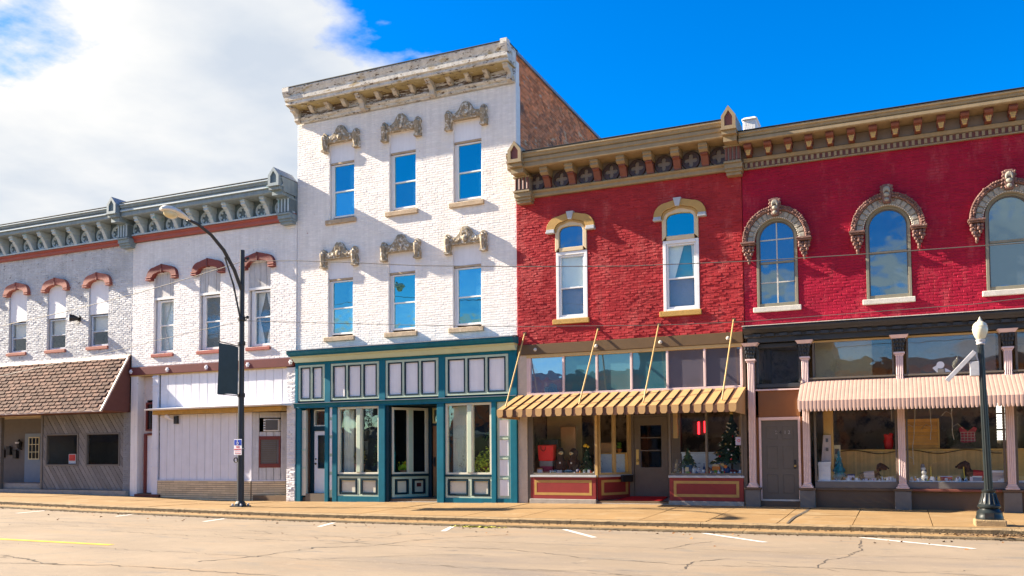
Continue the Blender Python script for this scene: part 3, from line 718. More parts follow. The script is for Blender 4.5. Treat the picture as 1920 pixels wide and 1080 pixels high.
# ================================================================= B1: grey-white building at the left edge
b1 = thing('brick_building', 'peeling grey-white painted brick building with a brown shingled awning roof over diagonal grey planks', 'building', (-21, 0, -.1), GB)
HX = [-29.6, -27.25, -24.4, -22.10, -19.86, -17.56]
hol = [(c - .52, c + .52, 5.55, 8.13) for c in HX]
brick_wall(b1, -30, -15.80, 5.16, 9.36, 0, hol, m_grey, m_mort_g, 1, .0024, .007)
shell(b1, -30, -15.8, 10.5, rm=m_dark)
put('upper_wall', MB().box(-30, -15.8, .001, .3, 9.361, 10.6), m_bluegrey, b1)
for c in HX:
    s = sash(b1, c - .47, c + .49, 5.60, 6.80, 6.17, .14, m_frame_lb, g_mid, g_mid, .05)
    put('blind', MB().box(c - .42, c + .44, .24, .25, 6.19, 6.80), m_blind if c > -20.5 and c < -18 else m_curtain, s)
    bx('head_panel', b1, c - .52, c + .52, .055, .08, 6.83, 8.2, m_whitepanel)
    bx('window_sill', b1, c - .60, c + .56, -.07, .14, 5.455, 5.575, m_pinkhood, .01)
    h = MB(); oc = hood_curve(c, .715, 7.87, 8.34, 8.40, .36); ic = hood_curve(c, .50, 7.87, 8.10, 8.15, .22)
    h.ribbon(oc, ic, -.14, .06)
    o = put('window_hood', h, m_pinkhood, b1, bev=.012)
    for s_ in (-1, 1):
        for k in range(2): put('band', MB().box(c + s_ * .61 - .125, c + s_ * .61 + .125, -.165, 0, 7.885 + k * .075, 7.925 + k * .075), m_pinkhood, o)
    put('keystone', MB().prism([(c - .03, 8.13), (c + .03, 8.13), (c + .035, 8.415), (c - .035, 8.415)], -.155, 0), m_redhood, o)
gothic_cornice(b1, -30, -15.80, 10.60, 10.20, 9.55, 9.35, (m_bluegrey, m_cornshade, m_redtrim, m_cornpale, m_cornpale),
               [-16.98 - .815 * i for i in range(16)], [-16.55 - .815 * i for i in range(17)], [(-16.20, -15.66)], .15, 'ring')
# shingled awning roof
aw = put('awning_roof', MB().hexa([(-30, -1.26, 3.03), (-15.86, -1.26, 3.03), (-15.86, -.003, 3.0), (-30, -.003, 3.0), (-30, -.05, 5.12), (-15.86, -.05, 5.12), (-15.86, -.003, 5.12), (-30, -.003, 5.12)]), m_shingleside, b1)
put('cap_flashing', MB().hexa([(-30, -.14, 5.04), (-15.84, -.14, 5.04), (-15.84, -.002, 5.12), (-30, -.002, 5.12), (-30, -.12, 5.10), (-15.84, -.12, 5.10), (-15.84, -.002, 5.18), (-30, -.002, 5.18)]), m_gutter, aw)
put('drip_edge', MB().box(-30, -15.84, -1.30, -1.24, 2.98, 3.05), m_gutter, aw)
put('barge_board', MB().hexa([(-15.90, -1.31, 3.02), (-15.84, -1.31, 3.02), (-15.84, -1.24, 3.02), (-15.90, -1.24, 3.02), (-15.90, -.10, 5.10), (-15.84, -.10, 5.10), (-15.84, -.03, 5.10), (-15.90, -.03, 5.10)]), m_gutter, aw)
sl_ = Vector((0, 1.21, 2.09)); SL = sl_.length; sd = sl_.normalized(); sn = Vector((0, -sd.z, sd.y))
NR = 15; rh = SL / NR; SWD = .36
def shingle(w, r):
    b = MB(); t0, t1 = .035 + r.uniform(-.004, .012), .008
    lo = -.04 + r.uniform(-.015, .015)
    def P3(x, s_, n_): q = sd * s_ + sn * n_; return (x, q.y, q.z)
    a = .012
    pts = [P3(-w / 2 + a, lo, 0), P3(w / 2 - a, lo, 0), P3(w / 2 - a * .5, rh, 0), P3(-w / 2 + a * .5, rh, 0),
           P3(-w / 2 + a + .03, lo, t0), P3(w / 2 - a - .005, lo, t0 + .01), P3(w / 2 - a, rh, t1), P3(-w / 2 + a, rh, t1)]
    return b.hexa(pts)
r = random.Random(5); shv = [shingle(SWD, r).mesh('shingle', [m_shingle]) for _ in range(6)]
rest = MB(); cnt = 0
for k in range(NR):
    base = Vector((0, -1.26, 3.03)) + sd * (k * rh)
    x = -15.92 - SWD / 2 - (SWD / 2 if k % 2 else 0) - r.uniform(0, .08)
    first = True
    while x > -30:
        if x > -22.9 and cnt < 300:
            add('shingle', shv[r.randrange(6)], aw, (x, base.y, base.z)); cnt += 1
        else:
            s = shingle(SWD, r); i = len(rest.v); rest.v += [(v[0] + x, v[1] + base.y, v[2] + base.z) for v in s.v]
            rest.f += [tuple(w + i for w in f) for f in s.f]; rest.m += s.m
        x -= SWD
if rest.v: put('far_shingles', rest, m_shingle, aw, kind='stuff')
# plank front with two windows
PX0, PX1 = -20.62, -16.18
put('plank_backing', MB().box(PX0, PX1, .06, .14, .08, 1.02).box(PX0, PX1, .06, .14, 2.24, 3.0).box(PX0, -20.36, .061, .14, 1.02, 2.24).box(-18.56, -18.15, .061, .14, 1.02, 2.24).box(-16.36, PX1, .061, .14, 1.02, 2.24), m_darkwall, b1)
wins = [(-20.36, -18.56, 1.00, 2.26), (-18.15, -16.36, 1.00, 2.26)]
def clip_poly(poly, a, b_, c_):        # keep a*x+b*z<=c
    out = []
    for i in range(len(poly)):
        p, q = poly[i], poly[(i + 1) % len(poly)]
        dp = a * p[0] + b_ * p[1] - c_; dq = a * q[0] + b_ * q[1] - c_
        if dp <= 0: out.append(p)
        if (dp < 0 < dq) or (dq < 0 < dp):
            t = dp / (dp - dq); out.append((lerp(p[0], q[0], t), lerp(p[1], q[1], t)))
    return out
regions = [(PX0 + .08, PX1, 2.26, 2.99), (PX0 + .08, PX1, .09, 1.00), (PX0 + .08, -20.36, 1.0, 2.26), (-18.56, -18.15, 1.0, 2.26), (-16.36, PX1, 1.0, 2.26)]
pw = .185; ang = radians(-52); dx_, dz_ = cos(ang), sin(ang); nx_, nz_ = -dz_, dx_
rp = random.Random(8)
k0 = -40
vals = [PX0 * nx_ + 3 * nz_, PX1 * nx_ + 3 * nz_, PX0 * nx_, PX1 * nx_]
kk = min(vals) - pw
while kk < max(vals) + pw:
    for (a, b_, c_, d_) in regions:
        poly = [(a, c_), (b_, c_), (b_, d_), (a, d_)]
        poly = clip_poly(poly, nx_, nz_, kk + pw - .016)
        if len(poly) > 2: poly = clip_poly(poly, -nx_, -nz_, -kk)
        if len(poly) > 2:
            dd = rp.uniform(.010, .022)
            put('plank', MB().prism(poly, .06 - dd - .012, .0595), m_greywood, b1)
    kk += pw
for (a, b_, c_, d_) in wins:
    o = put('shop_window', frame(a, b_, c_, d_, -.0, .12, .06), m_greypaint, b1, bev=.006)
    put('pane', MB().box(a + .06, b_ - .06, .07, .078, c_ + .06, d_ - .06), g_shop, o)
put('corner_board', MB().box(PX0 - .02, PX0 + .078, 0, .14, .08, 2.99), m_greypaint, b1)
put('brick_pier', MB().box(-16.17, -15.82, .0, .3, -.2, 3.0), m_greybrick, b1)
rb = MB()
for k in range(38):
    x = -16.165 - 0
    z0_ = .0 + k * .078
    if z0_ > 2.9: break
    off = .11 if k % 2 else .0
    for a, e in ((-16.16, -16.05 + off), (-16.04 + off, -15.83)):
        if e - a > .03: brick_shape(rb, a, e, z0_, z0_ + .068, 0, rp)
put('brickwork', rb, m_greybrick, b1, kind='stuff')
put('stone_base', MB().box(-30, -15.84, -.16, .3, -.6, .075), m_concrete, b1)
for z_ in (1.2,):
    put('interior_wall', MB().box(-20.5, -16.2, 2.2, 2.3, 0, 3.0), m_dark, b1)
# recessed entry
rc = MB(); rc.box(-28.0, -20.66, 1.5, 1.6, .0, 3.0); rc.box(-20.68, -20.62, .13, 1.5, .0, 3.0); rc.box(-30, -28.0, 0, 1.6, 0, 3.0)
put('entry_wall', rc, m_darkwall, b1)
bx('entry_step', b1, -24.6, -20.69, .15, 1.45, .076, .30, m_concrete, .01)
put('entry_post', MB().box(-23.12, -22.94, -.02, .12, .076, 2.98), m_greypaint, b1)
put('entry_ceiling', MB().box(-28, -20.64, -.02, 1.6, 2.98, 3.02), m_creamframe, b1)
DX = -1.72
d = put('entry_door', MB().box(-21.75 + DX, -20.72 + DX, 1.44, 1.49, .30, 2.35), m_bluedoor, b1, label='blue-grey entry door with a nine-pane light')
put('door_light', frame(-21.50 + DX, -20.83 + DX, 1.25, 2.2, 1.41, 1.438, .045), m_cardcream, d)
gm_ = MB()
for k in (1, 2): gm_.box(-21.5 + DX + .223 * k - .015, -21.5 + DX + .223 * k + .015, 1.412, 1.437, 1.25, 2.2)
for k in (1, 2): gm_.box(-21.5 + DX, -20.83 + DX, 1.414, 1.436, 1.25 + .317 * k - .015, 1.25 + .317 * k + .015)
put('muntin', gm_, m_cardcream, d)
put('pane', MB().box(-21.48 + DX, -20.85 + DX, 1.426, 1.43, 1.27, 2.18), g_dark, d)
w = thing('flood_light', 'small black and white flood light on the peeling grey brick beside the third arched window', 'light', (-18.6, -.05, 6.6))
put('mount', MB().box(-18.62, -18.50, -.06, .0, 6.62, 6.76), m_blackmetal, w)
put('lamp_shade', MB().tube([(-18.56, -.07, 6.70), (-18.66, -.22, 6.72), (-18.74, -.32, 6.72)], [.06, .13, .15], 12), m_blackmetal, w, smooth=True)
put('lens', MB().tube([(-18.745, -.325, 6.72), (-18.76, -.345, 6.72)], [.13, .13], 12), m_paper, w)
put('arm', MB().tube([(-18.5, -.05, 6.75), (-18.4, -.15, 6.80), (-18.32, -.15, 6.72)], .025, 6), m_blackmetal, w)

# ================================================================= B2: white building with boarded shopfront
b2 = thing('brick_building', 'two-storey white painted brick building with red window hoods and a boarded-up white shopfront', 'building', (-12, 0, -.2), GB)
CX2 = [-14.21, -12.02, -9.78]
hol = [(c - .49, c + .48, 5.10, 8.10) for c in CX2]
brick_wall(b2, -15.795, -8.203, 4.68, 9.36, 0, hol, m_white2, m_mort_w, 2, .0014, .005)
shell(b2, -15.79, -8.21, 10.5)
put('upper_wall', MB().box(-15.79, -8.21, .001, .3, 9.361, 10.65), m_bluegrey, b2)
for i, c in enumerate(CX2):
    s = sash(b2, c - .32, c + .48, 5.16, 7.10, 6.17, .13, m_frame_w, g_mid, g_mid, .06, outer=.12)
    if i != 1:
        q = MB(); n = 8
        for side in (-1, 1):
            o_ = []; 
            for zz, wdt in ((7.05, .34), (6.7, .26), (6.3, .12), (6.15, .10), (5.9, .17), (5.5, .28), (5.18, .32)): o_.append((zz, wdt))
            for (za, wa), (zb, wb) in zip(o_[:-1], o_[1:]):
                xo = c + .08 + side * .36
                q.face([(xo, .30, za), (xo - side * wa, .26, za), (xo - side * wb, .26, zb), (xo, .30, zb)])
        put('curtain', q, m_curtain, s)
    put('backing', MB().box(c - .45, c + .48, .31, .318, 5.1, 7.2), m_dark if i else m_paleblue, s)
    x = c - .49
    for k, (xa, xb) in enumerate(((c - .49, c - .26), (c - .255, c + .0), (c + .005, c + .25), (c + .255, c + .48))):
        put('head_board', MB().box(xa, xb - .006, .05 + .004 * (k % 2), .08, 7.22, 8.2), m_board_old, b2)
    put('head_rail', MB().box(c - .49, c + .485, .02, .09, 7.13, 7.215), m_frame_w, b2)
    bx('window_sill', b2, c - .565, c + .50, -.07, .13, 5.0, 5.115, m_redtrim, .01)
    h = MB(); oc = hood_curve(c - .03, .735, 7.85, 8.33, 8.41, .36); ic = hood_curve(c - .01, .485, 7.85, 8.10, 8.15, .20)
    h.ribbon(oc, ic, -.14, .06); o = put('window_hood', h, m_redhood, b2, bev=.012)
    for s_ in (-1, 1):
        for k in range(2): put('band', MB().box(c - .03 + s_ * .615 - .13, c - .03 + s_ * .615 + .13, -.17, 0, 7.865 + k * .08, 7.90 + k * .08), m_pinkhood, o)
    put('keystone', MB().prism([(c - .05, 8.12), (c - .01, 8.12), (c - .0, 8.425), (c - .06, 8.425)], -.155, 0), m_maroon, o)
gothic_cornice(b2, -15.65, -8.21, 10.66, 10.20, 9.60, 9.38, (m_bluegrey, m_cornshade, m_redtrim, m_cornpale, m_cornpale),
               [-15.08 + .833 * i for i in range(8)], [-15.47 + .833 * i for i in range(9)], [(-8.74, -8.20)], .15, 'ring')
# beam with star bolts
bm2 = put('beam', MB().box(-15.80, -8.26, -.09, .3, 4.37, 4.66), m_maroon, b2, bev=.01)
def rosette_bolt(x, y, z, par, m):
    q = MB(); q.ball((x, y, z), (.045, .035, .045), 10, 6)
    for k in range(6): t = k * pi / 3; q.ball((x + .06 * cos(t), y + .005, z + .06 * sin(t)), (.032, .02, .032), 8, 4)
    put('rosette_bolt', q, m, par, smooth=True)
for x in (-15.72, -13.92, -12.07, -10.2, -8.36): rosette_bolt(x, -.105, 4.51, bm2, m_board)
put('beam_trim', MB().box(-15.79, -8.57, -.05, .2, 4.335, 4.369), m_gold, b2)
# upper boards
xs = -14.36; k = 0; rp = random.Random(4)
put('board_backing', MB().box(-14.40, -8.56, .06, .2, 2.87, 4.33).box(-14.40, -10.12, .061, .2, -.2, 2.869), m_greypaint, b2)
while xs < -8.62:
    e = min(xs + .37, -8.58)
    put('board', MB().box(xs + .007, e - .007, .03 + rp.uniform(0, .008), .0595, 3.13, 4.33), m_board, b2); xs = e
put('ledge', MB().hexa([(-14.48, -.62, 3.01), (-8.36, -.62, 3.03), (-8.36, .06, 3.03), (-14.48, .06, 3.01), (-14.48, -.64, 3.05), (-8.36, -.64, 3.07), (-8.36, .06, 3.13), (-14.48, .06, 3.13)]), m_board, b2)
put('ledge_soffit', MB().box(-14.40, -8.57, -.30, .0, 2.86, 3.008), m_goldsill, b2)
xs = -14.38
while xs < -10.2:
    e = min(xs + .36, -10.16)
    put('board', MB().box(xs + .007, e - .007, .028 + rp.uniform(0, .008), .0595, .50, 2.855), m_board, b2); xs = e
put('corner_strip', MB().box(-10.16, -10.08, -.01, .1, .47, 2.85), m_board, b2)
# angled right section
AX0, AX1, AY1 = -10.08, -9.00, .55
def angp(u, off): # point on the slanted wall
    return (lerp(AX0, AX1, u), lerp(.06, AY1, u) - off)
def slab(u0, u1, z0, z1, t, o=0):
    a = angp(u0, t + o); b = angp(u1, t + o); a2 = angp(u0, o); b2_ = angp(u1, o)
    return MB().hexa([(*a, z0), (*b, z0), (*b2_, z0), (*a2, z0), (*a, z1), (*b, z1), (*b2_, z1), (*a2, z1)])
for u0, u1, z0, z1 in ((0, .19, .5, 2.85), (.20, .40, 2.02, 2.17), (.41, .62, 2.02, 2.17), (.63, .82, 2.02, 2.17), (.20, .40, .5, .93), (.41, .62, .5, .93), (.63, .82, .5, .93), (.83, 1, .5, 2.85), (.20, .82, 2.66, 2.85)):
    put('board', slab(u0 + .005, u1 - .005, z0, z1, .03), m_board_old, b2)
put('niche', slab(.20, .82, 2.17, 2.66, .01, -.25), m_beam, b2)
wv = put('shuttered_window', slab(.20, .24, .93, 2.02, .05), m_redframe, b2)
put('frame', slab(.78, .82, .93, 2.02, .05), m_redframe, wv); put('frame', slab(.24, .78, .93, 1.07, .05), m_redframe, wv); put('frame', slab(.24, .78, 1.90, 2.02, .05), m_redframe, wv)
for k in range(11): put('slat', slab(.24, .70, 1.09 + k * .073, 1.135 + k * .073, .025), m_browngrey, wv)
put('backing', slab(.24, .78, 1.07, 1.90, .005), m_darkwall, wv)
# tan brick bulkhead
def tan_bricks(pts):
    for (fn, length, n0) in pts:
        for k in range(9):
            z0 = -.22 + k * .076; x = -(.20 if k % 2 else 0)
            while x < length:
                a, b_ = max(x, 0) + .004, min(x + .40, length) - .004
                if b_ - a > .04: put('brick', fn(a, b_, z0 + .006, z0 + .066), m_tanbrick, b2)
                x += .40
tan_bricks([(lambda a, b, z0, z1: MB().box(-14.40 + a, -14.40 + b, -.035, .05, z0, z1), 4.30, 0),
            (lambda a, b, z0, z1: slab(a / 1.19, b / 1.19, z0, z1, .06), 1.19, 0)])
put('bulkhead_core', MB().box(-14.40, -10.10, -.022, .06, -.4, .463), m_tanmort, b2); put('bulkhead_core', slab(0, 1, -.4, .463, .05), m_tanmort, b2)
put('bulkhead_cap', MB().box(-14.41, -10.08, -.04, .06, .465, .495), m_board, b2); put('bulkhead_cap', slab(0, 1, .465, .495, .065), m_board, b2)
# right doorway sliver and piers
put('side_door', MB().box(-9.0, -8.62, .9, .96, -.2, 2.12), m_redframe, b2)
put('entry_side', MB().box(-9.0, -8.56, 1.0, 1.1, -.2, 2.86).box(-8.62, -8.56, .1, 1.0, -.2, 3.0), m_board_old, b2)
put('pier', MB().box(-8.57, -8.215, -.02, .3, -.4, 4.335), m_white2, b2)
rb = MB()
for k in range(58):
    z0 = -.18 + k * .0765; off = .11 if k % 2 else 0
    for a, e in ((-8.565, -8.45 + off), (-8.44 + off, -8.22)):
        if e - a > .02: brick_shape(rb, a, e, z0, z0 + .067, -.02, rp, .012, .005)
put('brickwork', rb, mat('flaking_white_brick', (.66, .65, .66), .7, .08, 4, .4, 40, [((.16, .10, .08), 3.2, .655, .03), ((.42, .22, .09), 4, .70, .03)], .05), b2, kind='stuff')
put('pier', MB().box(-15.795, -15.45, -.01, .3, -.4, 4.335), m_white2, b2)
put('pilaster', MB().box(-14.70, -14.42, -.03, .06, -.2, 4.334), m_board, b2, bev=.01)
for z_ in (4.24, 3.95, 3.7, .95, 1.6): put('pilaster_band', MB().box(-14.72, -14.41, -.05, -.03, z_, z_ + .04), m_board, b2)
put('side_wall', MB().box(-15.45, -14.70, .30, .36, 3.45, 4.334).box(-15.45, -15.31, .30, .36, -.2, 3.45).box(-15.31, -14.70, .301, .36, 2.22, 2.30).box(-14.74, -14.70, .06, .30, -.2, 4.33), mat('pinkish_white_wall', (.62, .54, .50), .6, .08, 4), b2)
o = put('side_window', frame(-15.31, -14.70, 2.30, 3.36, .24, .34, .06), m_redframe, b2); put('pane', MB().box(-15.25, -14.76, .3, .31, 2.36, 3.30), g_dark, o)
o = put('side_door', MB().box(-15.25, -14.70, .28, .33, .0, 2.13), m_whitepanel, b2, label='plain white side door in a dark red frame')
put('door_frame', MB().box(-15.34, -15.25, .2, .35, -.05, 2.2).box(-15.25, -14.7, .2, .35, 2.13, 2.2), m_redframe, o)
put('threshold', MB().box(-15.45, -14.25, -.12, .3, -.25, -.04), m_maroon, b2)
put('lamp_box', MB().box(-13.62, -13.46, -.06, .03, 2.52, 2.80), m_blackmetal, b2)
put('flood_lamp', MB().tube([(-13.6, -.08, 2.66), (-13.72, -.16, 2.72), (-13.84, -.2, 2.82)], [.03, .05, .09], 10), m_board, b2, smooth=True)

# ================================================================= B3: three-storey building
b3 = thing('brick_building', 'tall three-storey white painted brick building with teal shopfront and peeling cornice', 'building', (-4.1, 0, -.15), GB)
Y3 = .03
CU = [-6.37, -4.02, -1.67]; CL = [-6.42, -4.05, -1.70]
hol = [(c - .50, c + .49, 9.22, 11.80) for c in CU] + [(c - .50, c + .49, 5.28, 7.88) for c in CL]
brick_wall(b3, -8.195, -.003, 4.92, 12.68, Y3, hol, m_white, m_mort_w, 3, .0009, .004)
b = MB(); b.box(-8.19, -.005, .04, .3, 12.681, 13.4); put('upper_wall', b, m_white, b3)
b = MB(); t = .25
b.box(-8.19, -8.19 + t, .36, 14, -.5, 13.5); b.box(-t, -.025, .36, 14, -.5, 13.62); b.box(-8.19 + t, -t, 13.7, 14, -.5, 13.5); b.box(-8.18, -.03, .34, 13.99, 13.0, 13.3)
put('shell', b, m_mort, b3)
put('upper_floor', MB().box(-7.94, -t, .36, 13.7, 4.4, 4.6), m_dark, b3)
put('shop_floor', MB().box(-7.94, -t, .05, 13.7, -.5, -.06), m_roomfloor, b3)
# bare brick flank
r = random.Random(31); full = []; rest = MB()
def flank_brick(b, y0, y1, z0, z1):
    q = MB(); brick_shape(q, y0, y1, z0, z1, 0, r, .010, .003); i = len(b.v)
    b.v += [(-.025 - v[1], v[0], v[2]) for v in q.v]; b.f += [tuple(w + i for w in f) for f in q.f]; b.m += q.m
k = 0
while 9.6 + k * BH < 13.58:
    z0 = 9.6 + k * BH + JT / 2; y = .04 - (BL / 2 if k % 2 else 0)
    while y < 13.9:
        a, e = max(y, .04) + JT / 2, min(y + BL, 13.9) - JT / 2
        if e - a > .03:
            if y < 9.5: full.append((a, e, z0, z0 + BH - JT))
        y += BL
    k += 1
full.sort(key=lambda q: q[1] if q[3] > 10.2 else 99)
for i, q in enumerate(full):
    if i < 300:
        b = MB(); flank_brick(b, *q); put('brick', b, m_bare, b3)
    else: flank_brick(rest, *q)
put('flank_brickwork', rest, m_bare, b3, kind='stuff')
put('coping', MB().box(-.30, .05, .05, 14, 13.585, 13.68), m_coping, b3)
put('roof_edge', MB().box(-8.22, -.30, .02, 14, 13.5, 13.66), m_roof, b3)
hood = [(-.72, 11.54), (-.52, 11.54), (-.52, 11.66), (-.50, 11.81), (.50, 11.81), (.52, 11.66), (.52, 11.54), (.72, 11.54), (.74, 11.75), (.69, 11.9), (.73, 12.05), (.68, 12.16), (.60, 12.17), (.53, 12.12), (.50, 12.03),
        (.34, 12.05), (.24, 12.13), (.16, 12.27), (.08, 12.36), (-.08, 12.36), (-.16, 12.27), (-.24, 12.13), (-.34, 12.05), (-.50, 12.03), (-.53, 12.12), (-.60, 12.17), (-.68, 12.16), (-.73, 12.05), (-.69, 11.9), (-.74, 11.75)]
def b3win(c, dz, blueshade):
    s = sash(b3, c - .40, c + .49, 9.30 + dz, 11.10 + dz, 10.18 + dz, .15, m_frame_w, *blueshade, .045)
    put('head_panel', MB().box(c - .50, c + .49, .10, .14, 11.18 + dz, 11.90 + dz), m_whitepanel, b3)
    put('head_rail', MB().box(c - .46, c + .49, .08, .16, 11.115 + dz, 11.175 + dz), m_stone, b3)
    put('jamb_board', MB().box(c - .49, c - .41, .12, .2, 9.25 + dz, 11.1 + dz), m_white, b3)
    bx('window_sill', b3, c - .63, c + .58, -.055, .14, 9.065 + dz, 9.215 + dz, m_stone, .012)
    h = MB(); h.prism([(c + x, z + dz) for x, z in hood], -.11, .06)
    o = put('window_hood', h, m_hood_stone, b3, bev=.012)
    q = MB()
    for i in range(7):
        a = radians(-60 + 20 * i); q.ball((c + .11 * sin(a), -.12, 12.10 + dz + .10 * cos(a)), (.035, .05, .13), 8, 5)
    q.ball((c, -.13, 11.98 + dz), (.10, .06, .12), 10, 6)
    put('shell_ornament', q, m_hood_stone, o, smooth=True)
    for s_ in (-1, 1):
        q = MB(); q.tube([(c + s_ * .62, -.11, 12.06 + dz), (c + s_ * .62, -.15, 12.0 + dz), (c + s_ * .62, -.15, 11.75 + dz), (c + s_ * .62, -.12, 11.6 + dz)], [.06, .085, .07, .05], 10)
        q.box(c + s_ * .62 - .11, c + s_ * .62 + .11, -.15, .03, 11.53 + dz, 11.60 + dz)
        put('scroll', q, m_hood_stone, o, smooth=True)
    q = MB()
    for s_ in (-1, 1):
        for i in range(5): q.ball((c + s_ * (.20 + .06 * i), -.115, 11.93 + dz + .03 * cos(i * 2)), (.045, .03, .05), 7, 4)
    put('leaf_ornament', q, m_hood_stone, o, smooth=True)
for c, gg in zip(CU, ((g_skyb, g_skyc), (g_sky, g_skyb), (g_sky, g_sky))): b3win(c, 0, gg)
for c, gg in zip(CL, ((g_skyb, g_skyc), (g_sky, g_skyc), (g_skyc, g_skyb))): b3win(c, -3.94, gg)
# cornice
P = .72
prof = [(0, 13.68), (-P, 13.68), (-P - .02, 13.64), (-P + .01, 13.56), (-P + .06, 13.46), (-P + .07, 13.40), (-P + .03, 13.38), (-P + .04, 13.27), (-P + .10, 13.24), (-P + .09, 13.15), (-P + .13, 13.13), (-.10, 13.13), (-.08, 13.13), (0, 13.13)]
co = put('cornice', MB().extx(prof, -8.20, .03), m_corn_w, b3)
put('soffit_board', MB().box(-8.19, .02, -.57, -.075, 13.112, 13.129), mat('olive_peeling_soffit', (.40, .33, .17), .8, .2, 4, .4, 45, [((.15, .11, .07), 5, .56, .05), ((.60, .57, .50), 6, .62, .04)]), co)
put('top_flashing', MB().box(-8.23, .05, -P - .035, .1, 13.682, 13.705), m_black, co)
put('end_scroll', MB().extx([(-P - .05, 13.69), (-P - .05, 13.55), (-P + .02, 13.42), (-P + .08, 13.36), (-P + .2, 13.36), (-P + .2, 13.69)], -8.245, -7.98), m_corn_w, co)
put('end_scroll', MB().extx([(-P - .05, 13.75), (-P - .05, 13.6), (-P + .02, 13.45), (-P + .08, 13.38), (-P + .2, 13.38), (-P + .2, 13.75)], -.16, .055), m_corn_w, co)
fz = MB()
for k in range(2): put('frieze_board', MB().box(-8.19, -.008, -.06 - .012 * k, Y3 - .002, 12.865 + k * .135, 12.865 + (k + 1) * .135 - .005), m_frieze_w, b3)
pr = [(0, 12.865), (-.13, 12.865), (-.15, 12.84), (-.12, 12.80), (-.07, 12.77), (-.07, 12.72), (-.04, 12.69), (0, 12.69)]
put('moulding', MB().extx([(y, z) for y, z in pr], -8.20, .0), m_corn_w, b3)
for x in (-8.06, -5.42, -2.80, -.12):
    q = MB(); hh = 13.127
    q.extx([(-.55, hh), (-.56, hh - .05), (-.48, hh - .08), (-.47, hh - .14), (-.34, hh - .17), (-.25, hh - .25), (-.23, hh - .33), (-.24, hh - .40), (-.17, hh - .44), (-.06, hh - .44), (-.06, hh)], x - .085, x + .085)
    put('bracket', q, m_bracket_w, co, bev=.008)
q = MB(); q.extx([(-.40, .10), (-.41, .05), (-.34, .02), (-.28, -.05), (-.20, -.09), (-.08, -.09), (-.08, .10)], -.07, .07)
sb = q.mesh('modillion', [m_bracket_w])
rows([(x, 0, 13.026) for x in (-7.4, -6.75, -6.1, -4.78, -4.13, -3.5, -2.15, -1.5, -.87)], 'modillion', sb, co)
put('flashing', MB().box(-8.20, -.01, -.06, .3, 4.86, 4.92), m_black, b3)
# --- teal shopfront
FY = -.02
cn = put('shop_cornice', MB().extx([(0, 4.86), (-.46, 4.83), (-.47, 4.79), (-.40, 4.70), (-.36, 4.69), (-.36, 4.66), (0, 4.66)], -8.26, .04), m_teal, b3)
put('lead_edge', MB().box(-8.27, .05, -.49, -.3, 4.832, 4.852), m_coping, cn)
put('yellow_bead', MB().box(-8.20, .02, -.33, 0, 4.605, 4.658), m_yellow, cn)
put('mint_fascia', MB().hexa([(-8.16, -.14, 4.47), (0, -.14, 4.47), (0, 0, 4.47), (-8.16, 0, 4.47), (-8.18, -.27, 4.603), (.01, -.27, 4.603), (.01, 0, 4.603), (-8.18, 0, 4.603)]), m_mint, cn)
put('upper_frieze', MB().box(-8.20, -.0, -.05, .2, 4.385, 4.468), m_teal, b3)
put('upper_backing', MB().box(-8.18, -.02, .02, .2, 3.10, 4.384), m_teal, b3)
groups = [(-8.07, -7.00, 2), (-6.75, -4.87, 3), (-4.62, -2.69, 3), (-2.44, -.29, 3)]
for (a, e, n) in groups:
    w = (e - a - .09) / n
    fr_ = MB(); fr_.box(a, e, -.045, .02, 4.30, 4.375); fr_.box(a, e, -.045, .02, 3.165, 3.235)
    for k in range(n + 1): xx = a + .045 + k * w; fr_.box(xx - .045, xx + .045, -.044, .02, 3.235, 4.30)
    o = put('panel_frame', fr_, m_mint, b3, bev=.005)
    for k in range(n):
        x0, x1 = a + .09 + k * w, a + k * w + w
        put('panel_border', frame(x0, x1, 3.237, 4.298, -.055, .019, .035), m_tealdark, o)
        put('panel', MB().box(x0 + .035, x1 - .035, -.0, .02, 3.272, 4.263), m_whitepanel, o)
for x0, x1 in ((-8.195, -8.08), (-6.99, -6.76), (-4.86, -4.63), (-2.68, -2.45), (-.28, -.005)):
    put('pilaster', MB().box(x0, x1, -.06, .02, 3.10, 4.384), m_teal, b3, bev=.008)
put('mid_beam', MB().extx([(.2, 3.10), (-.15, 3.10), (-.16, 3.07), (-.12, 3.05), (-.09, 2.98), (-.10, 2.93), (.2, 2.93)], -8.21, -.0), m_teal, b3)
put('mid_beam_edge', MB().box(-8.215, .002, -.175, .0, 3.085, 3.10), m_coping, b3)
zb = -.25
for x0, x1, y0 in ((-8.19, -8.16, -.03), (-8.12, -7.96, -.06), (-6.97, -6.83, -.08), (-6.68, -6.50, -.06), (-4.86, -4.62, -.10), (-2.72, -2.48, -.10), (-.85, -.70, -.08), (-.22, -.005, -.08)):
    put('pilaster', MB().box(x0, x1, y0, .25, zb, 2.928), m_teal, b3, bev=.008)
put('return_post', MB().box(-4.619, -4.50, -.05, .20, zb, 2.92), m_tealdark, b3)
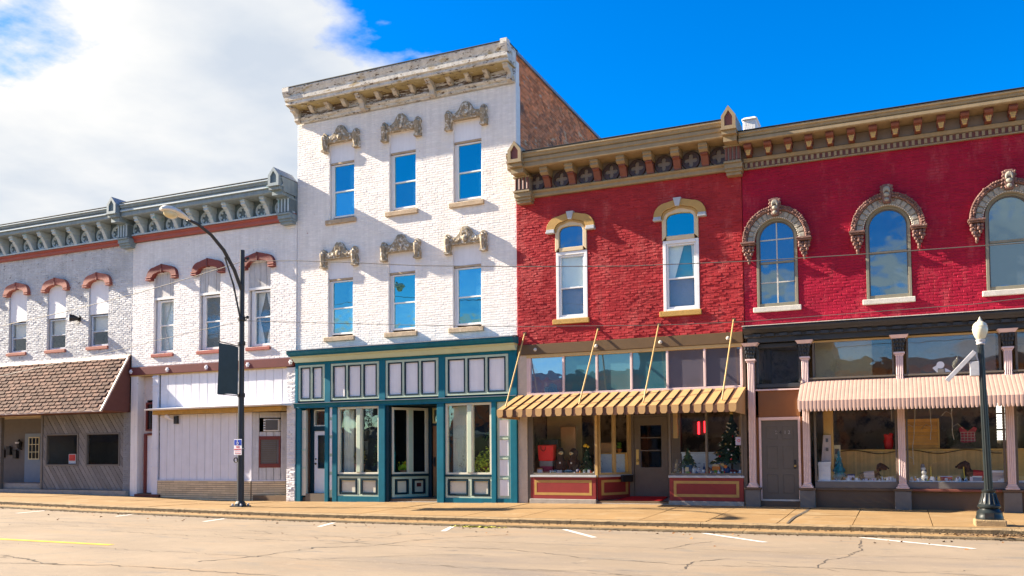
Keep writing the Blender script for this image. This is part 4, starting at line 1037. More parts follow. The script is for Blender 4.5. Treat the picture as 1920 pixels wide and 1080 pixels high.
# left door bay
put('cream_strip', MB().box(-8.0 + .04, -7.80, .02, .12, .0, 2.86), m_cream, b3)
for z_ in (.9, 1.5, 2.2): put('strip_block', MB().box(-7.95, -7.81, -.0, .02, z_, z_ + .05), m_mint, b3)
put('door_surround', MB().box(-7.79, -7.66, .25, .40, -.2, 2.92).box(-7.66, -6.97, .251, .40, 2.17, 2.32).box(-7.66, -6.97, .252, .40, 2.88, 2.925).box(-8.16, -7.79, .12, .2, -.2, .0), m_tealdark, b3)
o = put('transom_window', frame(-7.66, -6.97, 2.32, 2.88, .27, .37, .045), m_cream, b3); put('pane', MB().box(-7.61, -7.0, .32, .327, 2.365, 2.835), g_mid, o)
put('pane_backing', MB().box(-7.64, -6.98, .5, .51, 2.3, 2.9), m_dark, o)
d = put('shop_door', frame(-7.65, -6.72, .08, 2.16, .29, .35, .15, .82, .14), m_paper, b3, label='white glazed side door at the left of the teal front')
put('panel_border', frame(-7.50, -6.87, .90, 2.02, .275, .30, .03), m_tealdark, d)
put('pane', MB().box(-7.47, -6.88, .32, .327, .93, 1.99), g_teal, d)
put('pane_backing', MB().box(-7.5, -6.85, .8, .81, .85, 2.1), m_dark, d)
put('door_knob', MB().ball((-7.58, .26, 1.06), .035), m_blackmetal, d, smooth=True); put('door_lock', MB().ball((-7.58, .27, 1.22), .03), m_blackmetal, d, smooth=True)
put('threshold', MB().box(-7.79, -6.97, -.0, .4, -.3, .07), m_browngrey, b3)
put('cream_strip', MB().box(-6.82, -6.69, -.01, .2, -.05, 2.92), m_mint, b3)
for z_ in (.2, .8, 1.4, 2.0, 2.6): put('strip_panel', MB().box(-6.80, -6.71, -.025, -.011, z_, z_ + .5), m_whitepanel, b3)
def show_window(x0, x1, mull, nm='display_window'):
    f = frame(x0, x1, .72, 2.925, -.02, .10, .07, .06)
    f.box(mull - .10, mull + .10, -.03, .11, .78, 2.855)
    o = put(nm, f, m_cream, b3, bev=.006)
    put('mullion_face', MB().box(mull - .065, mull + .065, -.05, -.031, .79, 2.85), m_mint, o)
    put('pane', MB().box(x0 + .07, mull - .10, .05, .056, .78, 2.855), g_teal, o); put('pane', MB().box(mull + .10, x1 - .07, .05, .056, .78, 2.855), g_teal, o)
    put('sill_rail', MB().box(x0, x1, -.045, .1, .66, .719), m_tealdark, o)
    return o
def bulkhead(x0, x1, mull):
    f = frame(x0, x1, .0, .655, -.02, .10, .07)
    f.box(mull - .06, mull + .06, -.021, .10, .07, .585)
    o = put('bulkhead', f, m_mint, b3, bev=.006)
    for a, e in ((x0 + .09, mull - .08), (mull + .08, x1 - .09)):
        put('panel_border', frame(a, e, .09, .565, -.035, .08, .045), m_tealdark, o); put('panel', MB().box(a + .045, e - .045, .03, .06, .135, .52), m_cream, o)
    put('base_board', MB().box(x0, x1, -.05, .1, -.3, -.001), m_teal, o)
show_window(-6.49, -4.87, -5.66); bulkhead(-6.49, -4.87, -5.66)
show_window(-2.46, -.86, -1.61); bulkhead(-2.46, -.86, -1.61)
# strip at the right
put('strip_frame', MB().box(-.69, -.23, -.0, .12, .0, 2.92), m_mint, b3)
for k in range(4): put('strip_panel', MB().box(-.60, -.31, -.02, -.001, .09 + k * .60, .09 + k * .60 + .48), m_whitepanel, b3)
for k in range(4): put('strip_block', MB().box(-.62, -.30, -.045, -.0, .585 + k * .60, .64 + k * .60), m_mint, b3)
put('base_board', MB().box(-.69, -.23, -.04, .1, -.3, -.001), m_teal, b3)
# recessed entrance with slanted window
RA, RB = (-4.50, .12), (-3.84, 1.30)
def rec(u, off=0):
    d_ = Vector((RB[0] - RA[0], RB[1] - RA[1])).normalized(); n_ = Vector((d_.y, -d_.x))
    return (lerp(RA[0], RB[0], u) + n_.x * off, lerp(RA[1], RB[1], u) + n_.y * off)
def rslab(u0, u1, z0, z1, t0, t1, mb=None):
    a, b, c, d = rec(u0, t1), rec(u1, t1), rec(u1, t0), rec(u0, t0)
    return (mb or MB()).hexa([(*a, z0), (*b, z0), (*c, z0), (*d, z0), (*a, z1), (*b, z1), (*c, z1), (*d, z1)])
f = MB()
for u0, u1, z0, z1 in ((0, .05, .72, 2.88), (.93, 1, .72, 2.88), (.05, .93, 2.80, 2.88), (.05, .93, .72, .78), (.42, .58, .78, 2.80)): rslab(u0, u1, z0, z1, -.05, .05, f)
o = put('entry_window', f, m_cream, b3, bev=.005); put('pane', rslab(.05, .42, .78, 2.8, 0, .006), g_teal, o); put('pane', rslab(.58, .93, .78, 2.8, 0, .006), g_teal, o)
put('mullion_face', rslab(.45, .55, .79, 2.8, .051, .065), m_mint, o)
put('sill_rail', rslab(0, 1, .64, .719, -.05, .07), m_tealdark, o)
f = MB()
for u0, u1, z0, z1 in ((0, .07, -.02, .638), (.93, 1, -.02, .638), (.07, .93, .56, .638), (.07, .93, -.02, .06), (.46, .54, .06, .56)): rslab(u0, u1, z0, z1, -.05, .04, f)
o = put('bulkhead', f, m_mint, b3)
for u0, u1 in ((.09, .44), (.56, .91)):
    f = MB()
    for q0, q1, z0, z1 in ((u0, u0 + .05, .08, .54), (u1 - .05, u1, .08, .54), (u0 + .05, u1 - .05, .08, .125), (u0 + .05, u1 - .05, .495, .54)): rslab(q0, q1, z0, z1, -.03, .055, f)
    put('panel_border', f, m_tealdark, o); put('panel', rslab(u0 + .05, u1 - .05, .125, .495, -.02, .01), m_cream, o)
put('mail_slot', rslab(.68, .80, .30, .42, .01, .03), m_maroon, o)
put('base_board', rslab(0, 1, -.3, -.021, -.05, .06), m_teal, o)
put('corner_post', MB().box(-3.86, -3.70, 1.31, 1.50, -.2, 2.92), m_tealdark, b3)
put('entry_back', MB().box(-3.70, -2.4, 1.38, 1.50, 2.30, 2.38).box(-2.74, -2.40, 1.38, 1.5, -.1, 2.92).box(-3.70, -2.74, 1.381, 1.50, 2.88, 2.93), m_tealdark, b3)
o = put('transom_window', frame(-3.69, -2.74, 2.38, 2.88, 1.37, 1.47, .05), m_yellow, b3); put('pane', MB().box(-3.64, -2.79, 1.42, 1.426, 2.43, 2.83), g_teal, o)
d = put('wooden_door', frame(-3.69, -2.75, -.03, 2.29, 1.39, 1.45, .15, .8, .2), m_wooddoor, b3, label='oak entrance door in the recess of the teal front')
put('door_panel', MB().box(-3.48, -2.96, 1.38, 1.40, .1, .65), m_wooddoor, d, bev=.01); put('pane', MB().box(-3.54, -2.90, 1.42, 1.426, .77, 2.09), g_teal, d)
put('door_handle', MB().box(-3.65, -3.59, 1.35, 1.39, .95, 1.25).tube([(-3.62, 1.32, 1.02), (-3.62, 1.30, 1.1), (-3.62, 1.34, 1.2)], .018, 6), m_blackmetal, d)
put('entry_side_wall', MB().box(-2.47, -2.41, .12, 1.5, -.1, 2.92), m_tealdark, b3)
put('entry_ceiling', MB().box(-4.5, -2.45, .0, 1.6, 2.93, 2.98), m_tealdark, b3)
put('entry_floor', MB().hexa([(-4.62, -.03, -.3), (-2.47, -.03, -.3), (-2.47, 1.6, -.3), (-4.62, 1.6, -.3), (-4.62, -.03, -.145), (-2.47, -.03, -.125), (-2.47, 1.6, -.04), (-4.62, 1.6, -.04)]), m_concrete, b3)
# inside: back wall, display floors
put('interior_wall', MB().box(-7.9, -.3, 3.6, 3.7, -.1, 4.4), m_dark, b3)
put('display_floor', MB().box(-6.5, -4.6, .12, 1.4, .0, .70).box(-2.4, -.4, .12, 1.4, .0, .70), m_roomfloor, b3)
def drape(x0, x1, y, z0, z1, folds, dep, m, par, nm='curtain'):
    q = MB(); n = folds * 4
    for i in range(n):
        xa, xb = lerp(x0, x1, i / n), lerp(x0, x1, (i + 1) / n); ya, yb = y + dep * sin(i * pi / 2), y + dep * sin((i + 1) * pi / 2)
        q.face([(xa, ya, z0), (xb, yb, z0), (xb, yb, z1), (xa, ya, z1)])
    return put(nm, q, m, par, smooth=True)
tag(drape(-6.42, -6.02, .25, .72, 2.85, 4, .03, m_curtgreen, None), 'long pale green curtain hanging at the left of the left teal display window', 'curtain')
tag(drape(-2.36, -1.85, .3, .72, 2.85, 7, .03, m_curtgreen, None), 'pale green curtain hanging at the left of the right teal display window', 'curtain')

# ================================================================= B4: red building with striped awning
b4 = thing('brick_building', 'two-storey red painted brick building with tan-trimmed windows above a tan and brown striped awning', 'building', (3.3, 0, -.1), GB)
hol = [(1.28, 2.25, 5.30, 8.14), (4.50, 5.50, 5.30, 8.14)]
brick_wall(b4, .003, 6.692, 4.60, 9.02, 0, hol, m_red, m_mort_r, 4, .0032, .008)
shell(b4, .0, 6.70, 10.05)
put('upper_wall', MB().box(.003, 6.69, .001, .3, 9.021, 10.17), m_tandk, b4)
for i, (x0, x1, hx0, hx1, kc) in enumerate(((1.27, 2.25, 1.00, 2.49, 1.765), (4.49, 5.51, 4.22, 5.69, 4.95))):
    c = (x0 + x1) / 2
    # tan arched upper light
    oc = hood_curve(c, (x1 - x0) / 2, 7.30, 8.16, 8.22, .25); ic = hood_curve(c, (x1 - x0) / 2 - .115, 7.42, 8.03, 8.05, .17)
    f = MB(); f.ribbon(oc, ic, -.06, .10); f.box(x0 + .116, x1 - .116, -.04, .10, 7.30, 7.42)
    up = put('arched_light', f, m_creamframe, b4, bev=.01)
    oc2 = hood_curve(c, (x1 - x0) / 2 - .0, 7.9, 8.16, 8.22, .25); ic2 = hood_curve(c, (x1 - x0) / 2 - .05, 7.9, 8.11, 8.17, .22)
    put('arch_bead', MB().ribbon(oc2, ic2, -.085, -.061), m_ochre, up)
    put('pane', MB().prism(ic[1:-1] + [(ic[-1][0], 7.42), (ic[0][0], 7.42)], .02, .03), g_sky2 if i == 0 else g_sky, up)
    f = frame(x0 + .01, x1 - .0, 5.30, 7.295, -.02, .10, .085, .06, .10)
    o = put('window_casing', f, m_frame_w, b4, bev=.006)
    s = sash(b4, x0 + .10, x1 - .09, 5.36, 7.19, 6.22, .06, m_frame_w, g_mid, g_mid, .05)
    if i == 0:
        put('blind', MB().box(x0 + .1, x1 - .1, .14, .15, 6.24, 7.2), m_blindgreen, s)
    else:
        put('curtain', MB().prism([(x0 + .12, 6.25), (x0 + .30, 6.25), (x0 + .58, 7.2), (x0 + .12, 7.2)], .15, .16).prism([(x1 - .2, 6.25), (x1 - .1, 6.25), (x1 - .1, 7.2), (x1 - .25, 7.2)], .15, .16), m_blindgreen, s)
        put('blind', MB().box(x0 + .1, x1 - .1, .22, .23, 6.24, 7.2), mat('teal_shade', (.05, .30, .36), .8, .1, 3), s)
    put('backing', MB().box(x0, x1, .30, .31, 5.3, 7.9), m_greycloth, s)
    bx('window_sill', b4, x0 - .10, x1 + .05, -.08, .10, 5.15, 5.298, m_goldsill, .01)
    oc = hood_curve(c - .0, (hx1 - hx0) / 2, 7.98, 8.35, 8.42, .38); ic = hood_curve(c, (x1 - x0) / 2 + .004, 7.98, 8.17, 8.23, .255)
    o = put('window_hood', MB().ribbon(oc, ic, -.12, .05), m_ochre, b4, bev=.012)
    for s_ in (-1, 1):
        xa = c + s_ * (hx1 - hx0) / 2; xb = c + s_ * ((x1 - x0) / 2 + .006)
        g = MB(); lo, hi = min(xa, xb), max(xa, xb); g.box(lo, hi, -.13, .03, 7.92, 7.978); g.box(lo - .01, hi + .01, -.16, .03, 7.86, 7.918)
        put('hood_stop', g, m_greystone, o, bev=.008)
    put('keystone', MB().prism([(kc - .055, 8.22), (kc + .055, 8.22), (kc + .115, 8.46), (kc - .115, 8.46)], -.16, .02), m_greystone, o, bev=.008)
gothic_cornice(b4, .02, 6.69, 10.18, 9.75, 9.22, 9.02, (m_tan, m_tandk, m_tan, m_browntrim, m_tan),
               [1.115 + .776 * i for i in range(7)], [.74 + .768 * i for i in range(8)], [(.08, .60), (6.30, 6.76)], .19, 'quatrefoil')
put('chimney', MB().box(6.42, 6.80, 2.2, 2.9, 9.7, 11.30).box(6.38, 6.84, 2.15, 2.95, 11.20, 11.26), m_matte_white, b4, bev=.03)
beam = put('beam', MB().box(.02, 6.66, -.06, .3, 4.30, 4.60), m_beam, b4, bev=.008)
for x in (.61, 2.51, 4.40, 6.27): put('bolt', MB().ball((x, -.07, 4.44), (.055, .035, .055), 10, 6), m_stonepale, beam, smooth=True)
put('transom_trim', MB().box(.30, 6.62, -.03, .12, 4.20, 4.298), m_tanline, b4, bev=.008)
TX = [.40, 1.47, 2.50, 3.53, 4.57, 5.61, 6.60]
tf = MB(); tf.box(.30, 6.62, -.01, .1, 3.08, 3.15)
for x in TX: tf.box(x - .03, x + .03, -.012, .1, 3.15, 4.20)
tf.box(.30, .37, -.011, .1, 3.15, 4.2)
tw = put('transom_window', tf, m_pink, b4, bev=.006)
tg = [glass('transom_pane_blue', .32, (.75, .9, 1), base=(.05, .13, .26), wav=.004), glass('transom_pane_teal', .10, (.7, .95, 1), base=(.03, .10, .13), wav=.004), glass('transom_pane_teal_pale', .12, (.8, 1, 1), base=(.06, .14, .16), wav=.004),
      glass('transom_pane_teal_deep', .11, (.8, 1, 1), base=(.035, .12, .15), wav=.004), glass('transom_pane_mauve', .12, (1, .95, 1), base=(.10, .09, .11), wav=.004), glass('transom_pane_grey', .11, (1, .95, 1), base=(.075, .07, .09), wav=.004)]
for i in range(6): put('pane', MB().box(TX[i] + .03, TX[i + 1] - .03, .05, .056, 3.15, 4.2), tg[i], tw)
# left pier
put('pier', MB().box(.005, .30, -.0, .3, -.3, 4.298), mat('cream_stucco_pier', (.54, .45, .36), .8, .12, 5, .5, 60, [((.30, .22, .16), 7, .66, .05)]), b4)
# awning: alternate tan and brown folded-metal slats, each with its drop
aw = add('awning', None, b4, (3.3, -.75, 2.8))
AX0, AX1, AYF, AZT, AZF = .04, 6.68, -1.50, 3.10, 2.57
n = 45; w = (AX1 - AX0) / n
def awn_slat(x, w, lift, top, drop, wob):
    q = MB(); t = .012
    def pt(u, off): return (lerp(-.02, AYF, u), lerp(top, AZF, u) + off)
    y0, z0 = pt(0, lift); y1, z1 = pt(1, lift)
    q.hexa([(x, y1, z1 - t), (x + w, y1, z1 - t), (x + w, y0, z0 - t), (x, y0, z0 - t), (x, y1, z1), (x + w, y1, z1), (x + w, y0, z0), (x, y0, z0)])
    c = x + w / 2
    q.prism([(x, z1), (x + w, z1), (x + w, z1 - drop * .72), (c + w * .3, z1 - drop), (c - w * .3, z1 - drop), (x, z1 - drop * .72)], y1 - .012 - wob, y1 - .0005)
    return q
ra = random.Random(2)
for k in range(n):
    x = AX0 + k * w; tanp = k % 2 == 0
    q = awn_slat(x - (.02 if tanp else 0), w + (.04 if tanp else 0), .03 if tanp else 0, AZT - .03, .22 if tanp else .20, ra.uniform(0, .03) if tanp else 0)
    s = put('slat', q, m_awntan if tanp else m_awnbrown, aw)
for s_, x in ((-1, AX0), (1, AX1)):
    put('end_panel', MB().hexa([(x - .01, AYF + .02, AZF - .21), (x + .01, AYF + .02, AZF - .21), (x + .01, -.02, AZF - .21), (x - .01, -.02, AZF - .21), (x - .01, AYF + .02, AZF), (x + .01, AYF + .02, AZF), (x + .01, -.02, AZT - .06), (x - .01, -.02, AZT - .06)]), m_awntan, aw)
for x, xb in ((.25, .18), (2.56, 2.40), (4.35, 4.22), (6.42, 6.30)):
    put('stay_rod', MB().tube([(x, .0, 4.94), (x, -.03, 4.93), (xb, -1.27, 2.70)], .022, 8), m_gold, aw, smooth=True)
    put('rod_plate', MB().box(x - .05, x + .05, -.02, .01, 4.90, 4.99), m_awnbrown, aw)
put('awning_rail', MB().box(.02, 6.69, -.04, .02, 3.03, 3.078), m_tanline, aw)
# shop windows
def b4win(x0, x1, mulls, nm='display_window'):
    f = MB(); f.box(x0, x0 + .05, -.0, .12, .72, 2.95); f.box(x1 - .05, x1, -.0, .12, .72, 2.95); f.box(x0 + .05, x1 - .05, .001, .12, 2.88, 2.95); f.box(x0 + .05, x1 - .05, .001, .12, .72, .78)
    for m in mulls: f.box(m - .028, m + .028, -.005, .12, .78, 2.88)
    o = put(nm, f, m_browngrey, b4, bev=.005)
    e = [x0 + .05] + [v for m in mulls for v in (m - .028, m + .028)] + [x1 - .05]
    for a, b_ in zip(e[::2], e[1::2]): put('pane', MB().box(a, b_, .05, .056, .78, 2.88), g_shop, o)
    put('sill_ledge', MB().box(x0 - .02, x1 + .02, -.05, .12, .655, .718), m_greystone, o, bev=.006)
    return o
def b4bulk(x0, x1):
    o = put('bulkhead', MB().box(x0, x1, .0, .12, .02, .652), m_bulkred, b4, bev=.006)
    put('painted_band', frame(x0 + .12, x1 - .12, .13, .57, -.004, .002, .075), m_ochre, o)
    put('plinth', MB().box(x0 - .02, x1 + .02, -.05, .14, -.4, .019), m_concrete, o, bev=.012)
put('jamb', MB().box(.30, .42, .03, .15, -.2, 3.05), m_browngrey, b4); put('jamb', MB().box(6.60, 6.70, .03, .15, -.3, 4.29), m_browngrey, b4)
b4win(.43, 2.44, []); b4bulk(.40, 2.43)
put('corner_mullion', MB().box(2.42, 2.49, -.01, .06, .66, 2.95), m_gold, b4)
b4win(4.58, 6.60, [5.62]); b4bulk(4.58, 6.60)
put('tan_post', MB().box(4.68, 4.80, .12, .22, 1.75, 2.9), m_tanline, b4)
RA, RB = (2.50, .06), (3.10, 1.25)
f = MB()
for u0, u1 in ((.0, .03), (.45, .51), (.93, 1.0)): rslab(u0, u1, .78, 2.95, -.05, .05, f)
rslab(.0, 1, .72, .78, -.05, .05, f); rslab(0, 1, 2.85, 2.95, -.049, .049, f)
o = put('entry_window', f, m_tanline, b4); put('pane', rslab(.03, .45, .78, 2.85, 0, .006), g_shop, o); put('pane', rslab(.51, .93, .78, 2.85, 0, .006), g_shop, o)
put('sill_ledge', rslab(0, 1, .655, .718, -.05, .08), m_greystone, o)
o = put('bulkhead', rslab(0, 1, .0, .652, -.06, .0), m_bulkred, b4)
f = MB()
for u0, u1, z0, z1 in ((.08, .16, .13, .57), (.84, .92, .13, .57), (.16, .84, .13, .20), (.16, .84, .50, .57)): rslab(u0, u1, z0, z1, -.002, .005, f)
put('painted_band', f, m_ochre, o)
put('entry_back', MB().box(3.08, 3.22, 1.22, 1.36, -.05, 3.0).box(4.25, 4.62, 1.22, 1.36, -.05, 3.0).box(3.22, 4.25, 1.23, 1.36, 2.42, 2.48).box(3.22, 4.25, 1.24, 1.36, 2.9, 3.0), m_browngrey, b4)
put('entry_side', MB().box(4.575, 4.63, .12, 1.3, -.05, .66), m_bulkred, b4)
put('entry_transom_pane', MB().box(3.22, 4.25, 1.29, 1.296, 2.48, 2.9), g_shop, b4)
put('entry_ceiling', MB().box(2.45, 4.62, .0, 1.36, 2.96, 3.03), m_browngrey, b4)
d = put('shop_door', frame(3.23, 4.24, .07, 2.41, 1.24, 1.30, .19, .85, .25), m_browngrey, b4, label='grey-brown glazed shop door at the back of the entry recess')
put('pane', MB().box(3.42, 4.05, 1.27, 1.276, .92, 2.16), g_shop, d)
for z_ in (1.40, 1.78): put('muntin', MB().box(3.42, 4.05, 1.255, 1.29, z_, z_ + .03), m_browngrey, d)
put('handle_plate', MB().box(3.29, 3.37, 1.22, 1.24, 1.0, 1.45), m_brass, d); put('door_knob', MB().ball((3.33, 1.19, 1.12), .04), m_brass, d, smooth=True)
put('entry_floor', MB().hexa([(2.4, -.02, -.3), (4.62, -.02, -.3), (4.62, 1.36, -.3), (2.4, 1.36, -.3), (2.4, -.02, -.08), (4.62, -.02, -.075), (4.62, 1.36, .06), (2.4, 1.36, .06)]), m_concrete, b4)
put('display_floor', MB().box(.4, 2.5, .13, 1.1, 0, .74).box(4.64, 6.6, .13, 1.25, 0, .74), m_snow, b4)
put('interior_wall', MB().box(.26, 2.6, 2.6, 2.7, 0, 4.4).box(4.3, 6.45, 2.9, 3.0, 0, 4.4), m_room, b4)
put('partition', MB().box(.30, 1.45, 1.6, 1.66, .7, 2.9), m_roomtan, b4)

# ================================================================= B5: crimson building with pink awning
b5 = thing('brick_building', 'crimson painted brick building at right with arched windows and a pink scalloped awning', 'building', (10.5, 0, -.1), GB)
Y5 = .03
CA = [7.58, 10.31, 13.02]
hol = [(c - .53, c + .53, 5.22, 7.06, .53) for c in CA]
brick_wall(b5, 6.703, 15.5, 4.70, 9.02, Y5, hol, m_crim, m_mort_c, 5, .0022, .007)
shell(b5, 6.71, 15.5, 9.75)
put('upper_wall', MB().box(6.71, 15.5, .031, .3, 9.021, 9.8), m_tandk, b5)
prof = [(0, 9.86), (-.63, 9.86), (-.66, 9.84), (-.66, 9.80), (-.62, 9.77), (-.61, 9.72), (-.58, 9.70), (-.58, 9.675), (-.63, 9.67), (-.63, 9.60), (-.60, 9.575), (0, 9.575)]
co = put('cornice', MB().extx(prof, 6.74, 15.5), m_tan, b5)
put('top_flashing', MB().box(6.74, 15.5, -.675, .1, 9.862, 9.88), m_black, co)
put('frieze', MB().box(6.72, 15.5, -.06, Y5 - .002, 9.18, 9.57), m_tandk, b5)
put('fascia', MB().extx([(Y5, 9.30), (-.10, 9.30), (-.12, 9.28), (-.10, 9.19), (Y5, 9.19)], 6.78, 15.5), m_tan, b5)
q = MB(); q.extx([(-.50, .27), (-.52, .21), (-.48, .16), (-.40, .14), (-.36, .10), (-.08, .10), (-.08, .27)], -.095, .095, 0)
q.box(-.075, .075, -.36, -.08, .0, .099, 0)
for i in range(3):
    for s_ in (-1, 0, 1): q.ball((s_ * .045 * (1 - i * .25), -.37, .10 - i * .045), (.028, .025, .035), 7, 4, 1)
mod = q.mesh('modillion', [m_browntrim, m_gold])
rows([(6.945 + .5155 * i, 0, 9.303) for i in range(17)], 'modillion', mod, co)
db = put('dentil_band', MB().box(6.78, 15.5, -.035, Y5 - .002, 9.035, 9.185), m_browntrim, b5)
dm = MB().box(-.034, .034, -.075, -.036, 0, .12).mesh('dentil', [m_tan])
rows([(6.84 + .142 * i, 0, 9.05) for i in range(61)], 'dentil', dm, db)
put('moulding', MB().box(6.78, 15.5, -.06, Y5 - .002, 9.0, 9.034), m_tan, b5)
for wi, c in enumerate(CA):
    zs = 7.06; R1 = .53
    n = 20; arc = lambda R, zz=zs: [(c + R * cos(pi - pi * k / n), zz + R * sin(pi - pi * k / n)) for k in range(n + 1)]
    full_ = lambda R: [(c - R, 5.23)] + arc(R) + [(c + R, 5.23)]
    f = MB().ribbon(full_(R1 - .004), full_(R1 - .07), -.0, .14); f.box(c - R1 + .07, c + R1 - .07, .02, .14, 5.23, 5.32)
    o = put('arched_window', f, m_olive, b5, bev=.004)
    inner = R1 - .07; zm = 6.42
    put('pane', MB().prism([(c - inner, zm + .025)] + arc(inner) + [(c + inner, zm + .025)], .08, .086), g_sky2, o)
    put('pane', MB().box(c - inner, c + inner, .095, .101, 5.32, zm - .025), g_sky2, o)
    put('meeting_rail', MB().box(c - inner, c + inner, .05, .12, zm - .028, zm + .028), m_olive, o)
    put('inner_stop', MB().ribbon([(c - inner + .001, 5.32)] + arc(inner - .001) + [(c + inner - .001, 5.32)], [(c - inner + .03, 5.32)] + arc(inner - .03) + [(c + inner - .03, 5.32)], .05, .079), m_greypaint, o)
    if wi == 0:
        g = MB(); g.box(c - .015, c + .015, .06, .079, zm + .03, zs + inner); g.box(c - inner, c + inner, .062, .079, 7.02, 7.05); g.box(c - .018, c + .018, .07, .094, 5.32, zm - .03); g.box(c - inner, c + inner, .072, .094, 5.87, 5.90)
        put('muntin', g, m_stonepale, o)
    bx('window_sill', b5, c - .63, c + .60, -.06, .12, 5.09, 5.222, m_stonepale, .012)
    # ornate arch
    a_ = MB(); zA = 6.98
    arcA = lambda R: [(c + R * cos(pi - pi * k / n), zA + R * 1.06 * sin(pi - pi * k / n)) for k in range(n + 1)]
    a_.ribbon(arcA(.74), arcA(.565), -.10, .035); ar = put('arch_moulding', a_, m_archgrey, b5)
    put('arch_rim', MB().ribbon(arcA(.87), arcA(.745), -.17, .03), m_terracotta, ar, bev=.015)
    for k in range(15):
        t0 = pi * (k + .12) / 15; t1 = pi * (k + .88) / 15
        poly = [(c + R * cos(t), zA + 1.06 * R * sin(t)) for R, t in ((.60, t0), (.735, t0), (.735, (t0 + t1) / 2), (.735, t1), (.60, t1))]
        if abs(k - 7) > 1: put('voussoir', MB().prism(poly, -.135, -.101), m_archgrey, ar, bev=.01)
    q = MB()
    for k in range(34): t = pi * (k + .5) / 34; q.ball((c + .578 * cos(t), -.115, zA + .613 * sin(t)), .020, 6, 4)
    put('bead_course', q, m_stonepale, ar, kind='stuff', smooth=True)
    q = MB(); rb = random.Random(wi + 50)
    for k in range(44):
        t = pi * (k + .5) / 44
        for R in (.785, .845): q.ball((c + (R + rb.gauss(0, .008)) * cos(t), -.18 + rb.gauss(0, .01), zA + 1.06 * (R + rb.gauss(0, .008)) * sin(t)), rb.uniform(.022, .036), 6, 4)
    put('foliage_carving', q, m_terracotta, ar, kind='stuff', smooth=True)
    q = MB(); zk = zA + .80
    q.prism([(c - .09, zk - .16), (c + .09, zk - .16), (c + .145, zk + .22), (c + .09, zk + .32), (c - .09, zk + .32), (c - .145, zk + .22)], -.22, .02)
    k_ = put('keystone', q, m_terracotta, ar, bev=.02)
    q = MB()
    for i in range(7): t = radians(-75 + 25 * i); q.ball((c + .065 * sin(t), -.235, zk + .13 + .07 * cos(t)), (.024, .035, .07), 7, 5)
    q.ball((c, -.23, zk + .05), (.07, .04, .06), 8, 5); q.ball((c, -.23, zk - .08), (.06, .04, .05), 8, 5)
    put('shell_ornament', q, m_archgrey, k_, smooth=True)
    q = MB()
    for s_ in (-1, 1):
        for i in range(5): q.ball((c + s_ * (.125 + .008 * i), -.2, zk + .26 - .09 * i), .032, 7, 5)
    put('scroll', q, m_terracotta, k_, smooth=True)
    for s_ in (-1, 1):
        xc = c + s_ * .715
        q = MB(); q.box(xc - .19, xc + .19, -.27, .03, 6.93, 6.975); q.box(xc - .165, xc + .165, -.23, .03, 6.89, 6.929)
        cb_ = put('corbel', q, m_terracotta, ar, bev=.006)
        q = MB()
        for k in range(5):
            wv_ = [.13, .125, .10, .055, .03][k]; zz = 6.83 - k * .085
            m_ = [4, 4, 3, 2, 1][k]
            for j in range(m_): q.ball((xc + (j - (m_ - 1) / 2) * .075, -.10 - wv_ * .5 + .02 * (j % 2), zz + rb.gauss(0, .008)), (.045, .05, .05), 7, 5)
        q.lathe(xc, -.02, [(.0, 6.40), (.03, 6.42), (.04, 6.46), (.02, 6.5), (.05, 6.6), (.10, 6.75), (.13, 6.885)], 10)
        put('carved_drop', q, m_terracotta, cb_, smooth=True)
# charcoal shop cornice
dc = put('shop_cornice', MB().extx([(.02, 4.70), (-.44, 4.66), (-.46, 4.62), (-.44, 4.58), (-.38, 4.54), (-.33, 4.50), (-.22, 4.47), (-.22, 4.41), (-.19, 4.39), (.02, 4.39)], 6.72, 15.5), m_charc, b5)
put('lead_cap', MB().hexa([(6.70, -.48, 4.672), (15.5, -.48, 4.672), (15.5, .0, 4.712), (6.70, .0, 4.712), (6.70, -.48, 4.69), (15.5, -.48, 4.69), (15.5, .0, 4.74), (6.70, .0, 4.74)]), m_stonepale, dc)
put('cornice_band', MB().box(6.80, 15.5, -.16, .02, 4.26, 4.388), m_charc, b5)
dm = MB().box(-.10, .10, -.32, -.17, 0, .07).mesh('dentil', [m_charc])
rows([(7.06 + .34 * i, 0, 4.40) for i in range(25)], 'dentil', dm, dc)
